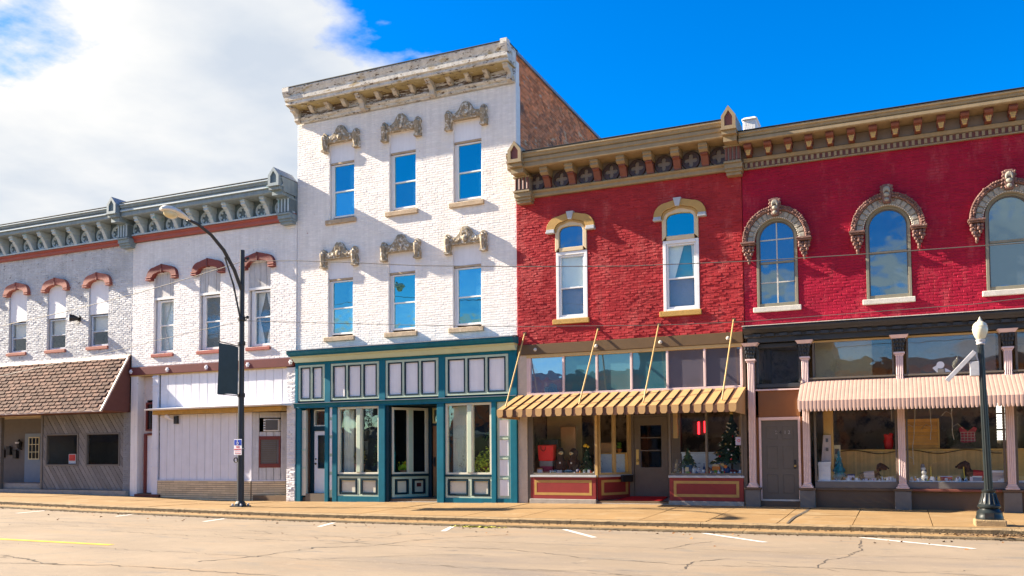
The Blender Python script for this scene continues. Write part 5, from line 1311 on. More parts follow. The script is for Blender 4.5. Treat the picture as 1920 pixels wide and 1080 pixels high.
# columns
def column(x, zbase, hi, cap=True):
    f = MB(); w = .085
    f.box(x - w, x + w, -.12, .05, .50, hi)
    o = put('column', f, m_pink, b5)
    for k in range(4): put('flute', MB().tube([(x - .06 + .04 * k, -.125, .56), (x - .06 + .04 * k, -.125, hi - .03)], .016, 6), m_pink, o, smooth=True)
    put('column_base', MB().box(x - .15, x + .15, -.19, .06, .41, .452).box(x - .125, x + .125, -.165, .06, .453, .49).box(x - .105, x + .105, -.145, .06, .491, .53), m_pink, o, bev=.012)
    put('neck', MB().box(x - .13, x + .13, -.17, .05, hi, hi + .055).box(x - .105, x + .105, -.145, .05, hi - .04, hi - .001), m_pink, o, bev=.01)
    q = MB(); r_ = random.Random(int(x * 10))
    q.hexa([(x - .08, -.13, hi + .056), (x + .09, -.13, hi + .056), (x + .09, .05, hi + .056), (x - .09, .05, hi + .056), (x - .15, -.20, 4.165), (x + .15, -.20, 4.165), (x + .15, .05, 4.165), (x - .15, .05, 4.165)])
    for k in range(3):
        for j in range(4): q.ball((x + (j - 1.5) * (.055 + .012 * k), -.155 - .025 * k, hi + .13 + k * .10 + r_.gauss(0, .008)), (.033, .03, .05), 6, 4)
    put('leaf_capital', q, m_charc, o, smooth=True)
    put('abacus', MB().hexa([(x - .16, -.22, 4.167), (x + .16, -.22, 4.167), (x + .16, .05, 4.167), (x - .16, .05, 4.167), (x - .22, -.27, 4.255), (x + .22, -.27, 4.255), (x + .22, .05, 4.255), (x - .22, .05, 4.255)]), m_pink, o)
    put('pedestal', MB().box(x - .19, x + .19, -.17, .06, -.4, .35), m_greypaint, o, bev=.01); put('pedestal_cap', MB().box(x - .22, x + .22, -.2, .06, .352, .408), m_brownbase, o, bev=.008)
for x in (6.86, 8.24, 10.50, 12.88, 15.3): column(x, .4, 3.78)
# door bay
put('bay_wall', MB().box(6.95, 7.02, .03, .12, -.3, 3.0).box(8.08, 8.16, .03, .12, -.3, 3.0).box(6.951, 8.159, .03, .13, 2.27, 2.98), m_brownpaint, b5)
put('bay_shelf', MB().box(6.95, 8.16, -.04, .12, 2.982, 3.02), m_pink, b5)
put('door_frame', MB().box(7.02, 7.08, .0, .12, .06, 2.27).box(8.02, 8.08, .0, .12, .06, 2.27).box(7.08, 8.02, .001, .12, 2.19, 2.269), m_pink, b5, bev=.006)
d = put('door', MB().box(7.085, 8.015, .05, .10, .10, 2.185), m_greydoor, b5, label='warm grey six-panel door with house numbers')
for x0, x1 in ((7.20, 7.49), (7.61, 7.90)):
    for z0, z1 in ((.25, .75), (.9, 1.5), (1.68, 2.02)): put('door_panel', frame(x0, x1, z0, z1, .040, .0495, .02), m_greydoor, d, bev=.003)
put('door_knob', MB().ball((7.93, .02, .98), .032), m_brass, d, smooth=True); put('knob_plate', MB().box(7.90, 7.96, .038, .05, .9, 1.14), m_blackmetal, d)
m_num = mat('pewter_number', (.32, .31, .30), .4, .05, 9); m_numd = mat('black_number', (.02, .02, .02), .4, .05, 9)
for ch, x, mm in (('2', 7.47, m_num), ('4', 7.57, m_numd), ('1', 7.69, m_num), ('2', 7.79, m_num)): add('house_number', text_mesh('house_number', ch, .13, mm, .004), d, (x, .045, 1.86))
put('threshold', MB().box(7.03, 8.07, -.05, .13, -.4, .055), m_brownbase, b5, bev=.01)
put('threshold_strip', MB().box(7.08, 8.02, -.01, .10, .056, .095), m_stonepale, b5)
o = put('transom_window', MB().box(6.97, 8.14, .0, .10, 3.05, 3.17).box(6.97, 7.05, .001, .1, 3.17, 4.25).box(8.06, 8.14, .001, .1, 3.17, 4.25).box(7.05, 8.06, .002, .1, 4.12, 4.25), m_charc, b5, bev=.02)
put('pane', MB().box(7.05, 8.06, .05, .056, 3.17, 4.12), g_dusty, o)
put('interior_wall', MB().box(6.96, 12.9, 3.4, 3.5, 0, 4.4).box(12.8, 14.9, 5, 5.1, 0, 4.4).box(8.15, 8.18, .2, 5, 0, 4.4), m_room, b5)
# upper lights
for x0, x1 in ((8.42, 10.38), (10.66, 12.75), (13.05, 15.1)):
    o = put('transom_window', frame(x0, x1, 3.22, 4.24, .02, .10, .05), m_browngrey, b5); put('pane', MB().box(x0 + .05, x1 - .05, .05, .056, 3.27, 4.19), g_dusty, o)
    put('tan_bead', MB().box(x0, x1, -.0, .02, 4.19, 4.24), m_tanline, o)
put('backing_board', MB().box(8.45, 9.85, .55, .57, 3.2, 4.3), mat('olive_backing_board', (.42, .37, .20), .8, .15, 2, 0, 40, [((.22, .18, .10), .9, .52, .15)]), b5); put('backing_board', MB().box(10.7, 12.7, .75, .77, 3.2, 4.3), m_greycloth, b5)
put('awning_flashing', MB().box(8.34, 15.4, -.12, .02, 3.225, 3.27), m_browngrey, b5)
# pink awning of rounded slats
aw5 = add('awning', None, b5, (11.7, -.6, 2.8))
n = 77; x0, x1 = 8.14, 15.2; w = (x1 - x0) / n
seg = 6
q = MB(); AZ1, AZ0, AYF = 3.21, 2.64, -1.02
def pink_slat():
    b = MB(); pts = []
    path = [(-.03, AZ1), (AYF * .92, AZ0 + .045), (AYF, AZ0 - .02), (AYF - .012, AZ0 - .20), (AYF - .012, AZ0 - .285)]
    nor = []
    for i in range(len(path)):
        a = Vector(path[max(i - 1, 0)]); c = Vector(path[min(i + 1, len(path) - 1)]); d = (c - a).normalized(); nor.append(Vector((d.y, -d.x)) * (1 if True else 1))
    for i, (y, z) in enumerate(path):
        wd = w * .5 * (1 if i < 4 else .55)
        for k in range(seg + 1):
            t = pi * k / seg; x = -wd * cos(t); h = .007 * sin(t)
            nn = nor[i]
            if nn.y < 0 and i < 2: nn = -nn
            if i >= 2: nn = Vector((-1, 0)) if i > 2 else Vector((-.8, .6))
            zz = z + (-.0)
            pts.append((x, y + nn.x * h, zz + nn.y * h))
    b.v = pts; m_ = seg + 1
    for i in range(len(path) - 1):
        for k in range(seg): b.f.append((i * m_ + k, i * m_ + k + 1, (i + 1) * m_ + k + 1, (i + 1) * m_ + k)); b.m.append(0)
    return b
ps = pink_slat().mesh('slat', [m_awnpink], smooth=True)
for k in range(n): add('slat', ps, aw5, (x0 + (k + .5) * w, 0, 0))
put('awning_pan', MB().hexa([(x0, AYF + .01, AZ0 - .05), (x1, AYF + .01, AZ0 - .05), (x1, -.02, AZ1 - .05), (x0, -.02, AZ1 - .05), (x0, AYF + .02, AZ0 - .03), (x1, AYF + .02, AZ0 - .03), (x1, -.02, AZ1 - .01), (x0, -.02, AZ1 - .01)]), m_awnpink, aw5)
put('end_panel', MB().hexa([(x0 - .012, AYF, AZ0 - .22), (x0, AYF, AZ0 - .22), (x0, -.02, AZ0 - .18), (x0 - .012, -.02, AZ0 - .18), (x0 - .012, AYF, AZ0), (x0, AYF, AZ0), (x0, -.02, AZ1), (x0 - .012, -.02, AZ1)]), m_awnpink, aw5)
# display windows
for x0_, x1_ in ((8.42, 10.40), (10.60, 12.78), (12.98, 15.15)):
    f = MB(); f.box(x0_, x0_ + .05, .0, .1, .58, 2.9); f.box(x1_ - .05, x1_, .0, .1, .58, 2.9); f.box(x0_ + .05, x1_ - .05, .001, .1, 2.84, 2.9)
    o = put('display_window', f, m_browngrey, b5); put('pane', MB().box(x0_ + .05, x1_ - .05, .05, .056, .58, 2.84), g_shop, o)
    put('sill_board', MB().box(x0_, x1_, -.02, .1, .41, .578), m_greypaint, o, bev=.008)
    put('bulkhead', MB().box(x0_, x1_, .0, .1, -.4, .345), m_brownbase, b5); put('ledge', MB().box(x0_ - .02, x1_ + .02, -.13 if x0_ > 10 else -.05, .1, .347, .408), m_browntrim if x0_ > 10 else m_brownbase, b5, bev=.008)
put('display_floor', MB().box(8.45, 15.1, .12, 1.05, .0, .60), m_snow, b5)
# honey-wood display backs
bw = put('display_back', MB().box(8.75, 15.1, 1.06, 1.10, .6, 1.38), m_honeytrim, b5)
q = MB(); x = 8.76; rr_ = random.Random(9); singles = 0
slm = [MB().box(-.022, .022, 1.035 + .004 * k, 1.059, .62, 1.345).mesh('slat', [m_bamboo]) for k in range(3)]
while x < 12.85: add('slat', slm[rr_.randrange(3)], bw, (x + .024, 0, 0)); x += .049
put('back_rail', MB().box(8.75, 15.1, 1.02, 1.12, 1.35, 1.395), m_honeytrim, bw)
put('side_post', MB().box(8.62, 8.86, .45, .60, .6, 2.9), m_honeytrim, b5)

# ================================================================= shop goods
def potplant(loc, pot_m, pr, ph, leafm, n, spread, height, lab, cat='plant', lsize=.05, seed=1, droop=0, flower=None):
    t = thing('potted_plant', lab, cat, loc, None); x, y, z = loc
    put('pot', MB().lathe(x, y, [(pr * .7, z), (pr * .72, z + .01), (pr, z + ph * .85), (pr * 1.08, z + ph * .86), (pr * 1.08, z + ph), (pr * .9, z + ph)], 16), pot_m, t, smooth=True)
    q = MB(); r = random.Random(seed)
    for i in range(n):
        a = r.uniform(0, 2 * pi); rad = spread * math.sqrt(r.random()); h = r.uniform(.1, 1) * height
        c = Vector((x + rad * cos(a), y + rad * sin(a) * .8, z + ph + h * (1 - .5 * (rad / spread) ** 2) - droop * rad))
        d1 = Vector((r.gauss(0, 1), r.gauss(0, 1), r.gauss(0, .6))).normalized(); d2 = d1.cross(Vector((r.gauss(0, 1), r.gauss(0, 1), r.gauss(0, 1)))).normalized()
        s = lsize * r.uniform(.6, 1.4); q.face([c - d1 * s, c - d2 * s * .5, c + d1 * s, c + d2 * s * .5])
    put('foliage', q, leafm, t)
    q = MB()
    for i in range(7):
        a = r.uniform(0, 2 * pi); q.tube([(x, y, z + ph * .8), (x + spread * .3 * cos(a), y + spread * .3 * sin(a), z + ph + height * .4), (x + spread * .6 * cos(a), y + spread * .5 * sin(a), z + ph + height * .75)], .006, 5)
    put('stem', q, m_leafdark, t)
    if flower:
        q = MB()
        for i in range(flower[1]): q.ball((x + r.uniform(-.12, .12), y - .08 + r.uniform(-.05, .05), z + ph + r.uniform(.3, .9) * height), .03, 7, 4)
        put('flower', q, flower[0], t)
    return t
potplant((-5.92, .42, .71), m_pot, .17, .34, mat('rusty_foliage', (.42, .34, .05), .5, .3, 9), 110, .24, .55, 'terracotta pot of yellowing leaves in the left teal display window', seed=3)
potplant((-4.42, .75, .70), m_pot, .13, .14, mat('lime_foliage', (.40, .68, .05), .5, .3, 9), 120, .22, .28, 'low bright green potted plant with a yellow bloom inside the slanted entry window', seed=4, flower=(mat('yellow_bloom', (.8, .6, .02), .5, .1, 9), 4), lsize=.06)
potplant((-1.24, .42, .70), m_maroon, .24, .24, m_leafyel, 560, .42, .66, 'bushy yellow-green plant in a dark red pot in the right teal display window', seed=5, lsize=.055, droop=.5)
potplant((-2.02, .55, .70), m_blackmetal, .2, .2, m_leafdark, 240, .32, .95, 'dark leafy plant below the curtain in the right teal display window', seed=6, lsize=.05)
potplant((-5.18, .7, .70), m_blackmetal, .22, .2, m_leafdark, 320, .36, 1.35, 'tall dark leafy plant in the right half of the left teal display window', seed=7, lsize=.055)
t = thing('hanging_plant', 'trailing plant hanging high in the right pane of the right teal display window', 'plant', (-1.1, .6, 2.2))
q = MB(); r = random.Random(12)
for i in range(90):
    a = r.uniform(0, 6.28); s = r.random(); c = Vector((-1.15 + .35 * s * cos(a), .6 + .2 * s * sin(a), 2.1 - .35 * s * s + r.uniform(-.05, .05)))
    d1 = Vector((cos(a), sin(a), -1.2 * s)).normalized(); d2 = d1.cross(Vector((0, 0, 1))).normalized(); q.face([c - d1 * .09, c - d2 * .016, c + d1 * .09, c + d2 * .016])
put('foliage', q, m_leafgreen, t); put('cord', MB().tube([(-1.15, .6, 2.85), (-1.15, .6, 2.05)], .008, 5), m_twig, t); put('cord', MB().tube([(-.98, .5, 2.3), (-1.02, .5, 1.8), (-.99, .5, 1.5)], .009, 5), m_twig, t)

def xmas(loc, h, rad, m, lab, n, orn, trunk, seed, name='christmas_tree', base=None):
    t = thing(name, lab, 'christmas tree', loc); x, y, z = loc; r = random.Random(seed)
    q = MB()
    for i in range(n):
        u = r.random() ** .8; zz = trunk + (h - trunk) * u; rr2 = rad * (1 - u) * (1 + .18 * sin(u * 34)) + .01
        a = r.uniform(0, 2 * pi); p0 = Vector((x + rr2 * .35 * cos(a), y + rr2 * .35 * sin(a), z + zz + .03)); p1 = Vector((x + rr2 * cos(a), y + rr2 * sin(a), z + zz - .10 * rr2 / rad * .8))
        s = Vector((-sin(a), cos(a), r.gauss(0, .4))).normalized() * (.02 + rad * .035)
        q.face([p0 - s * .5, p1 - s, p1 + (p1 - p0) * .25, p1 + s, p0 + s * .5])
    put('branches', q, m, t)
    put('trunk', MB().tube([(x, y, z), (x, y, z + h * .95)], [.02 + rad * .03, .006], 6), m_browngrey, t)
    for i in range(orn[0]):
        u = r.random() * .92; a = r.uniform(pi, 2 * pi) if i % 4 else r.uniform(0, pi); rr2 = rad * (1 - u) * 1.0 + .015
        put('bauble', MB().ball((x + rr2 * cos(a), y + rr2 * sin(a), z + trunk + (h - trunk) * u), orn[2] * r.uniform(.7, 1.2), 7, 5), orn[1][i % len(orn[1])], t, smooth=True)
    return t, x, y, z
m_pearl = mat('pearl_bauble', (.75, .74, .68), .25, .05, 9, spec=.7); m_redb = mat('red_bauble', (.55, .02, .03), .25, .05, 9, spec=.7); m_goldb = mat('gold_bauble', (.6, .42, .10), .3, .05, 9, spec=.7)
t, x, y, z = xmas((6.20, .62, .74), 1.66, .50, m_pine, 'tall green christmas tree with white and red baubles on a red-skirted stand', 900, (52, [m_pearl, m_pearl, m_pearl, m_goldb, m_redb], .026), .36, 21)
put('tree_skirt', MB().lathe(x, y, [(.19, z), (.17, z + .08), (.06, z + .14)], 14), m_redcloth, t, smooth=True); put('tree_topper', MB().ball((x, y, z + 1.70), (.05, .03, .06), 8, 5), m_goldb, t)
t, x, y, z = xmas((5.02, .40, 1.0), .44, .23, m_pine, 'small round green christmas tree in a blue glazed pot', 260, (16, [m_goldb, m_pearl], .013), .02, 22)
put('pot', MB().lathe(x, y, [(.11, z - .26), (.12, z - .25), (.14, z - .02), (.15, z)], 16), m_blueglaze, t, smooth=True); put('pot_label', MB().box(x - .045, x + .045, y - .16, y - .125, z - .18, z - .06), m_cardcream, t)
t, x, y, z = xmas((2.02, .45, .74), .78, .25, m_pine, 'small dark christmas tree with a yellow flower on top in the left striped-awning window', 420, (7, [m_pearl], .013), .02, 23)
put('tree_topper', MB().ball((x - .02, y - .05, z + .84), .055, 8, 5).ball((x + .05, y - .05, z + .80), .04, 8, 5).ball((x - .07, y - .05, z + .82), .035, 8, 5), mat('yellow_flower', (.8, .5, .03), .5, .1, 9), t)
t, x, y, z = xmas((4.72, .30, .74), .40, .10, mat('gilded_twig', (.36, .30, .20), .6, .3, 20), 'little pale gilded tree standing at the left corner of the right striped-awning window', 160, (14, [m_pearl, m_goldb], .012), .02, 24)
t, x, y, z = xmas((8.98, .48, .60), .74, .20, m_tealtree, 'teal tinsel christmas tree beside the white box in the pink-awning window', 420, (14, [m_pearl], .012), .03, 25)

t = thing('gift_bag', 'bright red bag with a rope handle standing in the left striped-awning window', 'bag', (.76, .45, .74))
put('bag_front', MB().hexa([(.53, .30, 1.13), (1.00, .30, 1.13), (1.0, .55, 1.13), (.53, .55, 1.13), (.50, .28, 1.60), (1.02, .28, 1.60), (1.02, .55, 1.62), (.50, .55, 1.62)]), m_redbag, t, bev=.02)
put('bag_band', MB().box(.56, .98, .31, .55, .97, 1.128), m_greycloth, t); put('bag_base', MB().box(.58, .96, .32, .55, .745, .968), mat('wine_cloth', (.24, .015, .05), .7, .1, 9), t)
put('handle', MB().tube([(.70 + .08 * cos(a_), .27, 1.56 - .14 * sin(a_)) for a_ in [pi * k / 8 for k in range(9)]], .012, 6), m_bulkred, t)
t = tag(bx('black_case', None, .47, 1.05, .60, .85, .745, 1.78, m_blackmetal, .02), 'tall black case standing behind the red bag', 'case')
t = tag(bx('cardboard_panel', None, .98, 1.46, 1.0, 1.06, .745, 2.16, m_card, .01), 'brown cardboard panel propped behind the penguins', 'panel')
def penguin(x, y, z, h, lab, turn):
    t = thing('plush_penguin', lab, 'plush toy', (x, y, z), 'plush penguins in the shop window')
    put('body', MB().lathe(x, y, [(.03, z), (.13, z + .02), (.15, z + h * .25), (.13, z + h * .5), (.10, z + h * .62), (.125, z + h * .74), (.12, z + h * .88), (.06, z + h * .98), (.01, z + h)], 16), m_brownplush, t, smooth=True)
    put('face', MB().ball((x + turn * .03, y - .085, z + h * .79), (.085, .05, .06), 10, 6), m_creamplush, t, smooth=True)
    put('eye', MB().ball((x + turn * .03 - .03, y - .135, z + h * .81), .012, 6, 4), m_blackplush, t); put('eye', MB().ball((x + turn * .03 + .03, y - .135, z + h * .81), .012, 6, 4), m_blackplush, t)
    put('beak', MB().lathe(x + turn * .05, y - .135, [(.012, z + h * .75), (.02, z + h * .77), (.004, z + h * .79)], 8), m_orange, t)
    put('button', MB().ball((x + turn * .03, y - .145, z + h * .42), (.028, .012, .028), 8, 5), m_pearl, t)
    for s_ in (-1, 1): put('flipper', MB().ball((x + s_ * .15, y - .02, z + h * .38), (.035, .05, .13), 8, 5), m_brownplush, t, smooth=True)
    return t
penguin(1.20, .42, .745, .78, 'dark plush penguin with cream face beside the red bag', 1); penguin(1.60, .46, .745, .76, 'dark plush penguin with cream face nearer the small christmas tree', -1)
def smallbox(name, lab, cat, x, y, z, w, d, h, m, lid=None):
    t = thing(name, lab, cat, (x, y, z)); put('box_body', MB().box(x - w / 2, x + w / 2, y - d / 2, y + d / 2, z, z + h * .78), m, t, bev=.006); put('lid', MB().box(x - w / 2 - .006, x + w / 2 + .006, y - d / 2 - .006, y + d / 2 + .006, z + h * .785, z + h), lid or m, t, bev=.004); return t
smallbox('ornament_box', 'tiny white box with black dots in front of the red bag', 'box', .60, .24, .745, .14, .1, .17, m_paper, m_card)
smallbox('ornament_box', 'small teal and white box lying in front of the left penguin', 'box', 1.05, .25, .745, .16, .12, .09, mat('teal_card', (.05, .28, .27), .6, .1, 9), m_paper)
smallbox('ornament_box', 'small pale blue box lying before the penguins', 'box', 1.24, .25, .745, .15, .12, .10, m_lavender, m_paper)
t = thing('blue_dish', 'shallow blue patterned dish between the penguins and the small tree', 'dish', (1.52, .27, .745)); put('dish_bowl', MB().lathe(1.52, .27, [(.06, .745), (.15, .80), (.17, .84), (.16, .84), (.14, .81)], 16), m_blueglaze, t, smooth=True); put('tissue', MB().ball((1.50, .27, .83), (.12, .1, .04), 9, 5), m_paleblue, t)
t = thing('snow_globe', 'little glass snow globe on an orange foot by the small tree', 'snow globe', (1.80, .24, .745)); put('globe', MB().ball((1.80, .24, .84), .055, 10, 6), m_lavender, t, smooth=True); put('foot', MB().lathe(1.80, .24, [(.05, .745), (.045, .79)], 10), m_orange, t)
# pale display boards in the slanted window and behind
t = thing('display_cabinet', 'pale blue map-like board on a honey wood cabinet in the corner of the striped-awning shop', 'cabinet', (2.5, .9, .74)); put('board', MB().box(2.05, 3.0, 1.14, 1.18, .745, 1.32), m_paleblue, t); put('cabinet_top', MB().box(2.0, 3.05, 1.10, 1.5, 1.325, 1.36), m_honeytrim, t); put('side_post', MB().box(2.97, 3.05, 1.12, 1.2, .745, 1.32), m_honeytrim, t)
for q_ in (t,): pass
tag(bx('white_board', None, 2.88, 3.3, 1.75, 1.80, .2, 1.45, m_lavender, .005), 'plain white board leaning in the narrow pane left of the shop door', 'board')
potplant((2.75, 1.3, 1.361), m_orange, .07, .11, m_leafgreen, 26, .06, .25, 'tiny orange pot with thin green stems on the honey cabinet', seed=15, lsize=.05)
smallbox('wicker_box', 'brown patterned box on the honey cabinet behind the small tree', 'box', 2.35, 1.35, 1.361, .40, .2, .30, m_card)
smallbox('white_carton', 'small white carton on the floor of the narrow pane left of the shop door', 'box', 3.06, 1.5, .74, .2, .2, .18, m_lavender)
tag(put('display_cabinet', MB().box(4.66, 6.5, 1.20, 1.25, .745, 1.32).box(4.64, 6.5, 1.16, 1.3, 1.325, 1.36), m_paleblue, None), 'long pale blue cabinet front behind the right striped-awning window', 'cabinet')
t = thing('neon_sign', 'glowing red sign with two upright bars hanging in the right striped-awning window', 'sign', (5.12, 1.4, 2.0)); put('sign_board', MB().box(4.92, 5.32, 1.5, 1.52, 1.86, 2.26), m_maroon, t); put('bar', MB().box(5.08, 5.13, 1.47, 1.499, 1.88, 2.24), m_redglow, t); put('bar', MB().box(5.26, 5.31, 1.47, 1.499, 1.92, 2.26), m_redglow, t)
t = thing('open_sign', 'small grey notice with a red symbol at the right edge of the right striped-awning window', 'sign', (6.48, .04, 1.53)); put('notice_board', MB().box(6.40, 6.57, .035, .048, 1.54, 1.76), m_lavender, t); put('symbol', MB().ring((6.485, .034, 1.66), .03, .008, 14, 5), m_signred, t)
def bottle(x, y, z, h, r_, m, capm, lab):
    t = thing('bottle', lab, 'bottle', (x, y, z)); put('bottle_body', MB().lathe(x, y, [(r_ * .9, z), (r_, z + .01), (r_, z + h * .6), (r_ * .4, z + h * .75), (r_ * .35, z + h * .92)], 14), m, t, smooth=True); put('cap', MB().lathe(x, y, [(r_ * .42, z + h * .921), (r_ * .42, z + h)], 10), capm, t); return t
bottle(5.20, .34, .745, .26, .06, m_paper, m_steel, 'white ceramic bottle beside the blue pot'); bottle(5.33, .36, .745, .20, .065, m_paper, m_blackmetal, 'squat white jar with a black lid next to the white bottle')
bottle(5.46, .42, .745, .30, .035, m_navy, m_navy, 'slim dark bottle left of the window mullion')
for i, (x, h) in enumerate(((5.50, .11), (5.58, .13), (5.68, .10))):
    t = thing('mini_tree', ('tiny white cone tree left of the brown nativity hut', 'tiny white cone tree in front of the brown nativity hut', 'tiny white cone tree right of the brown nativity hut')[i], 'ornament', (x, .24, .745), 'tiny white cone trees'); put('cone', MB().lathe(x, .24, [(.035, .745), (.004, .745 + h)], 10), m_paper, t, smooth=True); put('star', MB().ball((x, .24, .75 + h), .01, 6, 4), m_goldb, t)
t = thing('nativity_hut', 'little brown wooden hut behind the tiny white trees', 'ornament', (5.58, .40, .745)); put('hut_wall', MB().box(5.50, 5.66, .34, .46, .745, .86), m_card, t); put('hut_roof', MB().prism([(5.48, .86), (5.68, .86), (5.58, .95)], .32, .48), m_browntrim, t)
t = thing('toy_truck', 'orange and cream toy truck right of the window mullion', 'toy', (5.80, .34, .745)); put('truck_bed', MB().box(5.70, 5.92, .28, .42, .84, .96), m_orange, t, bev=.01); put('cab', MB().box(5.72, 5.90, .28, .42, .961, 1.02), m_cardcream, t, bev=.01); put('leg_block', MB().box(5.86, 5.92, .3, .4, .745, .838), m_orange, t); put('base', MB().box(5.68, 5.85, .3, .42, .745, .83), m_greycloth, t)
t = thing('toy_bear', 'blue cloth toy with an orange face under the tall christmas tree', 'plush toy', (6.12, .30, .745)); put('toy_body', MB().ball((6.10, .30, .86), (.10, .07, .11), 10, 6), m_navy, t, smooth=True); put('toy_head', MB().ball((6.08, .25, .96), (.05, .04, .05), 9, 6), m_orange, t, smooth=True)
t = thing('cookie_jar', 'tilted cream jar with orange label beside the toy truck', 'jar', (5.98, .36, .90)); put('jar_body', MB().tube([(5.95, .36, 1.04), (6.03, .36, .97)], [.05, .055], 12), m_cardcream, t, smooth=True); put('jar_lid', MB().tube([(5.93, .36, 1.055), (5.95, .36, 1.041)], [.045, .045], 12), m_orange, t)
t = thing('letter_box', 'black wall letter box on the bulkhead left of the red mat', 'letter box', (2.98, .85, .5)); put('letter_body', rslab(.62, .95, .50, .66, .085, .17), m_blackmetal, t, bev=.008); put('flap', rslab(.62, .95, .661, .70, .085, .18), m_blackmetal, t)
tag(put('door_mat', MB().hexa([(2.75, .15, -.06), (4.25, .15, -.055), (4.22, 1.2, .05), (3.15, 1.2, .05), (2.75, .15, -.04), (4.25, .15, -.035), (4.22, 1.2, .07), (3.15, 1.2, .07)]), m_redmat), 'bright red door mat in the entry of the striped-awning shop', 'mat')

# pink-awning shop
t = thing('poster_board', 'tall pinkish folded display board with dark squares in the left pink-awning window', 'poster', (8.66, .36, .6)); put('poster_panel', MB().hexa([(8.55, .34, 1.0), (8.80, .40, 1.0), (8.80, .42, 1.0), (8.55, .36, 1.0), (8.62, .34, 1.78), (8.80, .40, 1.78), (8.80, .42, 1.78), (8.62, .36, 1.78)]), m_poster, t)
for z_ in (1.36, 1.60): put('print_square', MB().box(8.68, 8.74, .345, .362, z_, z_ + .09), m_greypaint, t)
smallbox('white_box', 'plain white carton at the far left of the pink-awning window', 'box', 8.64, .25, .60, .30, .15, .48, m_paper)
t = thing('photo_card', 'cream card with a small picture beside the teal tinsel tree', 'card', (8.92, .6, .62)); put('card_sheet', MB().box(8.84, 9.02, .62, .635, 1.16, 1.52), m_cardcream, t); put('picture', MB().box(8.88, 8.98, .61, .619, 1.28, 1.42), m_greypaint, t); put('stand', MB().box(8.91, 8.95, .64, .7, .60, 1.5), m_honeytrim, t)
def dog(x, y, z, s, flip, m, coat, lab):
    t = thing('plush_dog', lab, 'plush toy', (x, y, z), 'plush dogs in the pink-awning window'); f_ = -1 if flip else 1
    pr = [(-.30, .02, .075), (-.24, .09, .10), (-.10, .11, .11), (.06, .12, .115), (.15, .17, .10), (.19, .27, .075)]
    put('body', MB().tube([(x + f_ * a * s, y, z + .02 + b_ * s) for a, b_, c in pr], [c * s for a, b_, c in pr], 12), m, t, smooth=True)
    put('coat', MB().tube([(x + f_ * a * s, y, z + .02 + b_ * s) for a, b_, c in ((-.20, .10, 0), (-.08, .112, 0), (.06, .122, 0))], [.112 * s, .12 * s, .125 * s], 12), coat, t, smooth=True)
    put('head', MB().tube([(x + f_ * .13 * s, y - .01, z + .37 * s), (x + f_ * .20 * s, y - .02, z + .38 * s), (x + f_ * .28 * s, y - .03, z + .36 * s), (x + f_ * .38 * s, y - .04, z + .32 * s)], [.05 * s, .10 * s, .085 * s, .05 * s], 12), m, t, smooth=True)
    put('nose', MB().ball((x + f_ * .41 * s, y - .04, z + .325 * s), .025 * s, 7, 5), m_blackplush, t)
    for s_ in (-1, 1): put('ear', MB().ball((x + f_ * .16 * s, y + s_ * .09 * s, z + .33 * s), (.05 * s, .025 * s, .10 * s), 8, 5), m, t, smooth=True)
    for a in (-.22, .14):
        for s_ in (-1, 1): put('leg', MB().tube([(x + f_ * a * s, y + s_ * .07 * s, z + .08 * s), (x + f_ * (a + .05) * s, y + s_ * .08 * s, z + .03), (x + f_ * (a + .14) * s, y + s_ * .08 * s, z + .025)], [.05 * s, .04 * s, .03 * s], 8), m, t, smooth=True)
    return t
dog(9.78, .45, .60, .95, False, m_brownplush, m_poster, 'dark brown plush dog with a pinkish band lying in the left pink-awning window')
dog(12.15, .42, .60, 1.05, True, m_brownplush, m_redcloth, 'dark brown plush dog in a red coat facing left behind the ornate lamp post')
t = thing('snowman', 'small white toy snowman with a dark hat next to a yellow stake', 'ornament', (11.0, .32, .6)); put('ball', MB().ball((11.0, .32, .68), .085, 12, 8), m_pearl, t, smooth=True); put('ball', MB().ball((10.99, .32, .80), .065, 12, 8), m_pearl, t, smooth=True); put('head', MB().ball((10.98, .31, .90), .055, 12, 8), m_pearl, t, smooth=True); put('hat', MB().lathe(10.97, .32, [(.06, .93), (.05, .96), (.035, 1.02), (.005, 1.03)], 12), m_greycloth, t); put('scarf', MB().ring((10.985, .31, .85), .05, .015, 12, 5), m_navy, t)
for i, (x, lab) in enumerate(((11.16, 'thin yellow stake beside the toy snowman'), (11.90, 'thin yellow stake right of the red and white sled box'))):
    tag(put('stake', MB().tube([(x, .3, .6), (x - .02, .3, .95)], .012, 6), mat('yellow_plastic', (.7, .5, .05), .4, .05, 9)), lab, 'stake')
smallbox('sled_box', 'low red and white box on the fake snow right of the snowman', 'box', 11.48, .32, .60, .28, .12, .12, m_redcloth, m_lavender)
smallbox('sled_box', 'small teal and blue trinket box left of the red-coated dog', 'box', 11.95 + .22, .26, .60, .2, .1, .12, m_blueglaze, m_paleblue)
smallbox('village_house', 'pinkish toy house at the right end of the pink-awning window', 'ornament', 12.62, .35, .60, .24, .16, .26, m_poster, m_snow)
smallbox('village_house', 'pale blue toy house beside the teal tinsel tree', 'ornament', 9.28, .35, .60, .17, .12, .16, m_lavender, m_navy)
t = thing('red_vase', 'tall bright red vase shape standing on the far counter seen through the left pink-awning window', 'vase', (10.15, 1.5, 1.2)); put('vase_body', MB().lathe(10.18, 1.5, [(.07, 1.25), (.08, 1.26), (.13, 1.62), (.10, 1.68), (.12, 1.78), (.08, 1.78)], 14), m_redbag, t, smooth=True); put('bow', MB().ball((10.12, 1.44, 1.77), (.06, .03, .04), 8, 5).ball((10.24, 1.44, 1.79), (.06, .03, .04), 8, 5), m_redbag, t); put('stand', MB().box(10.0, 10.36, 1.35, 1.65, .0, 1.249), m_blackmetal, t)
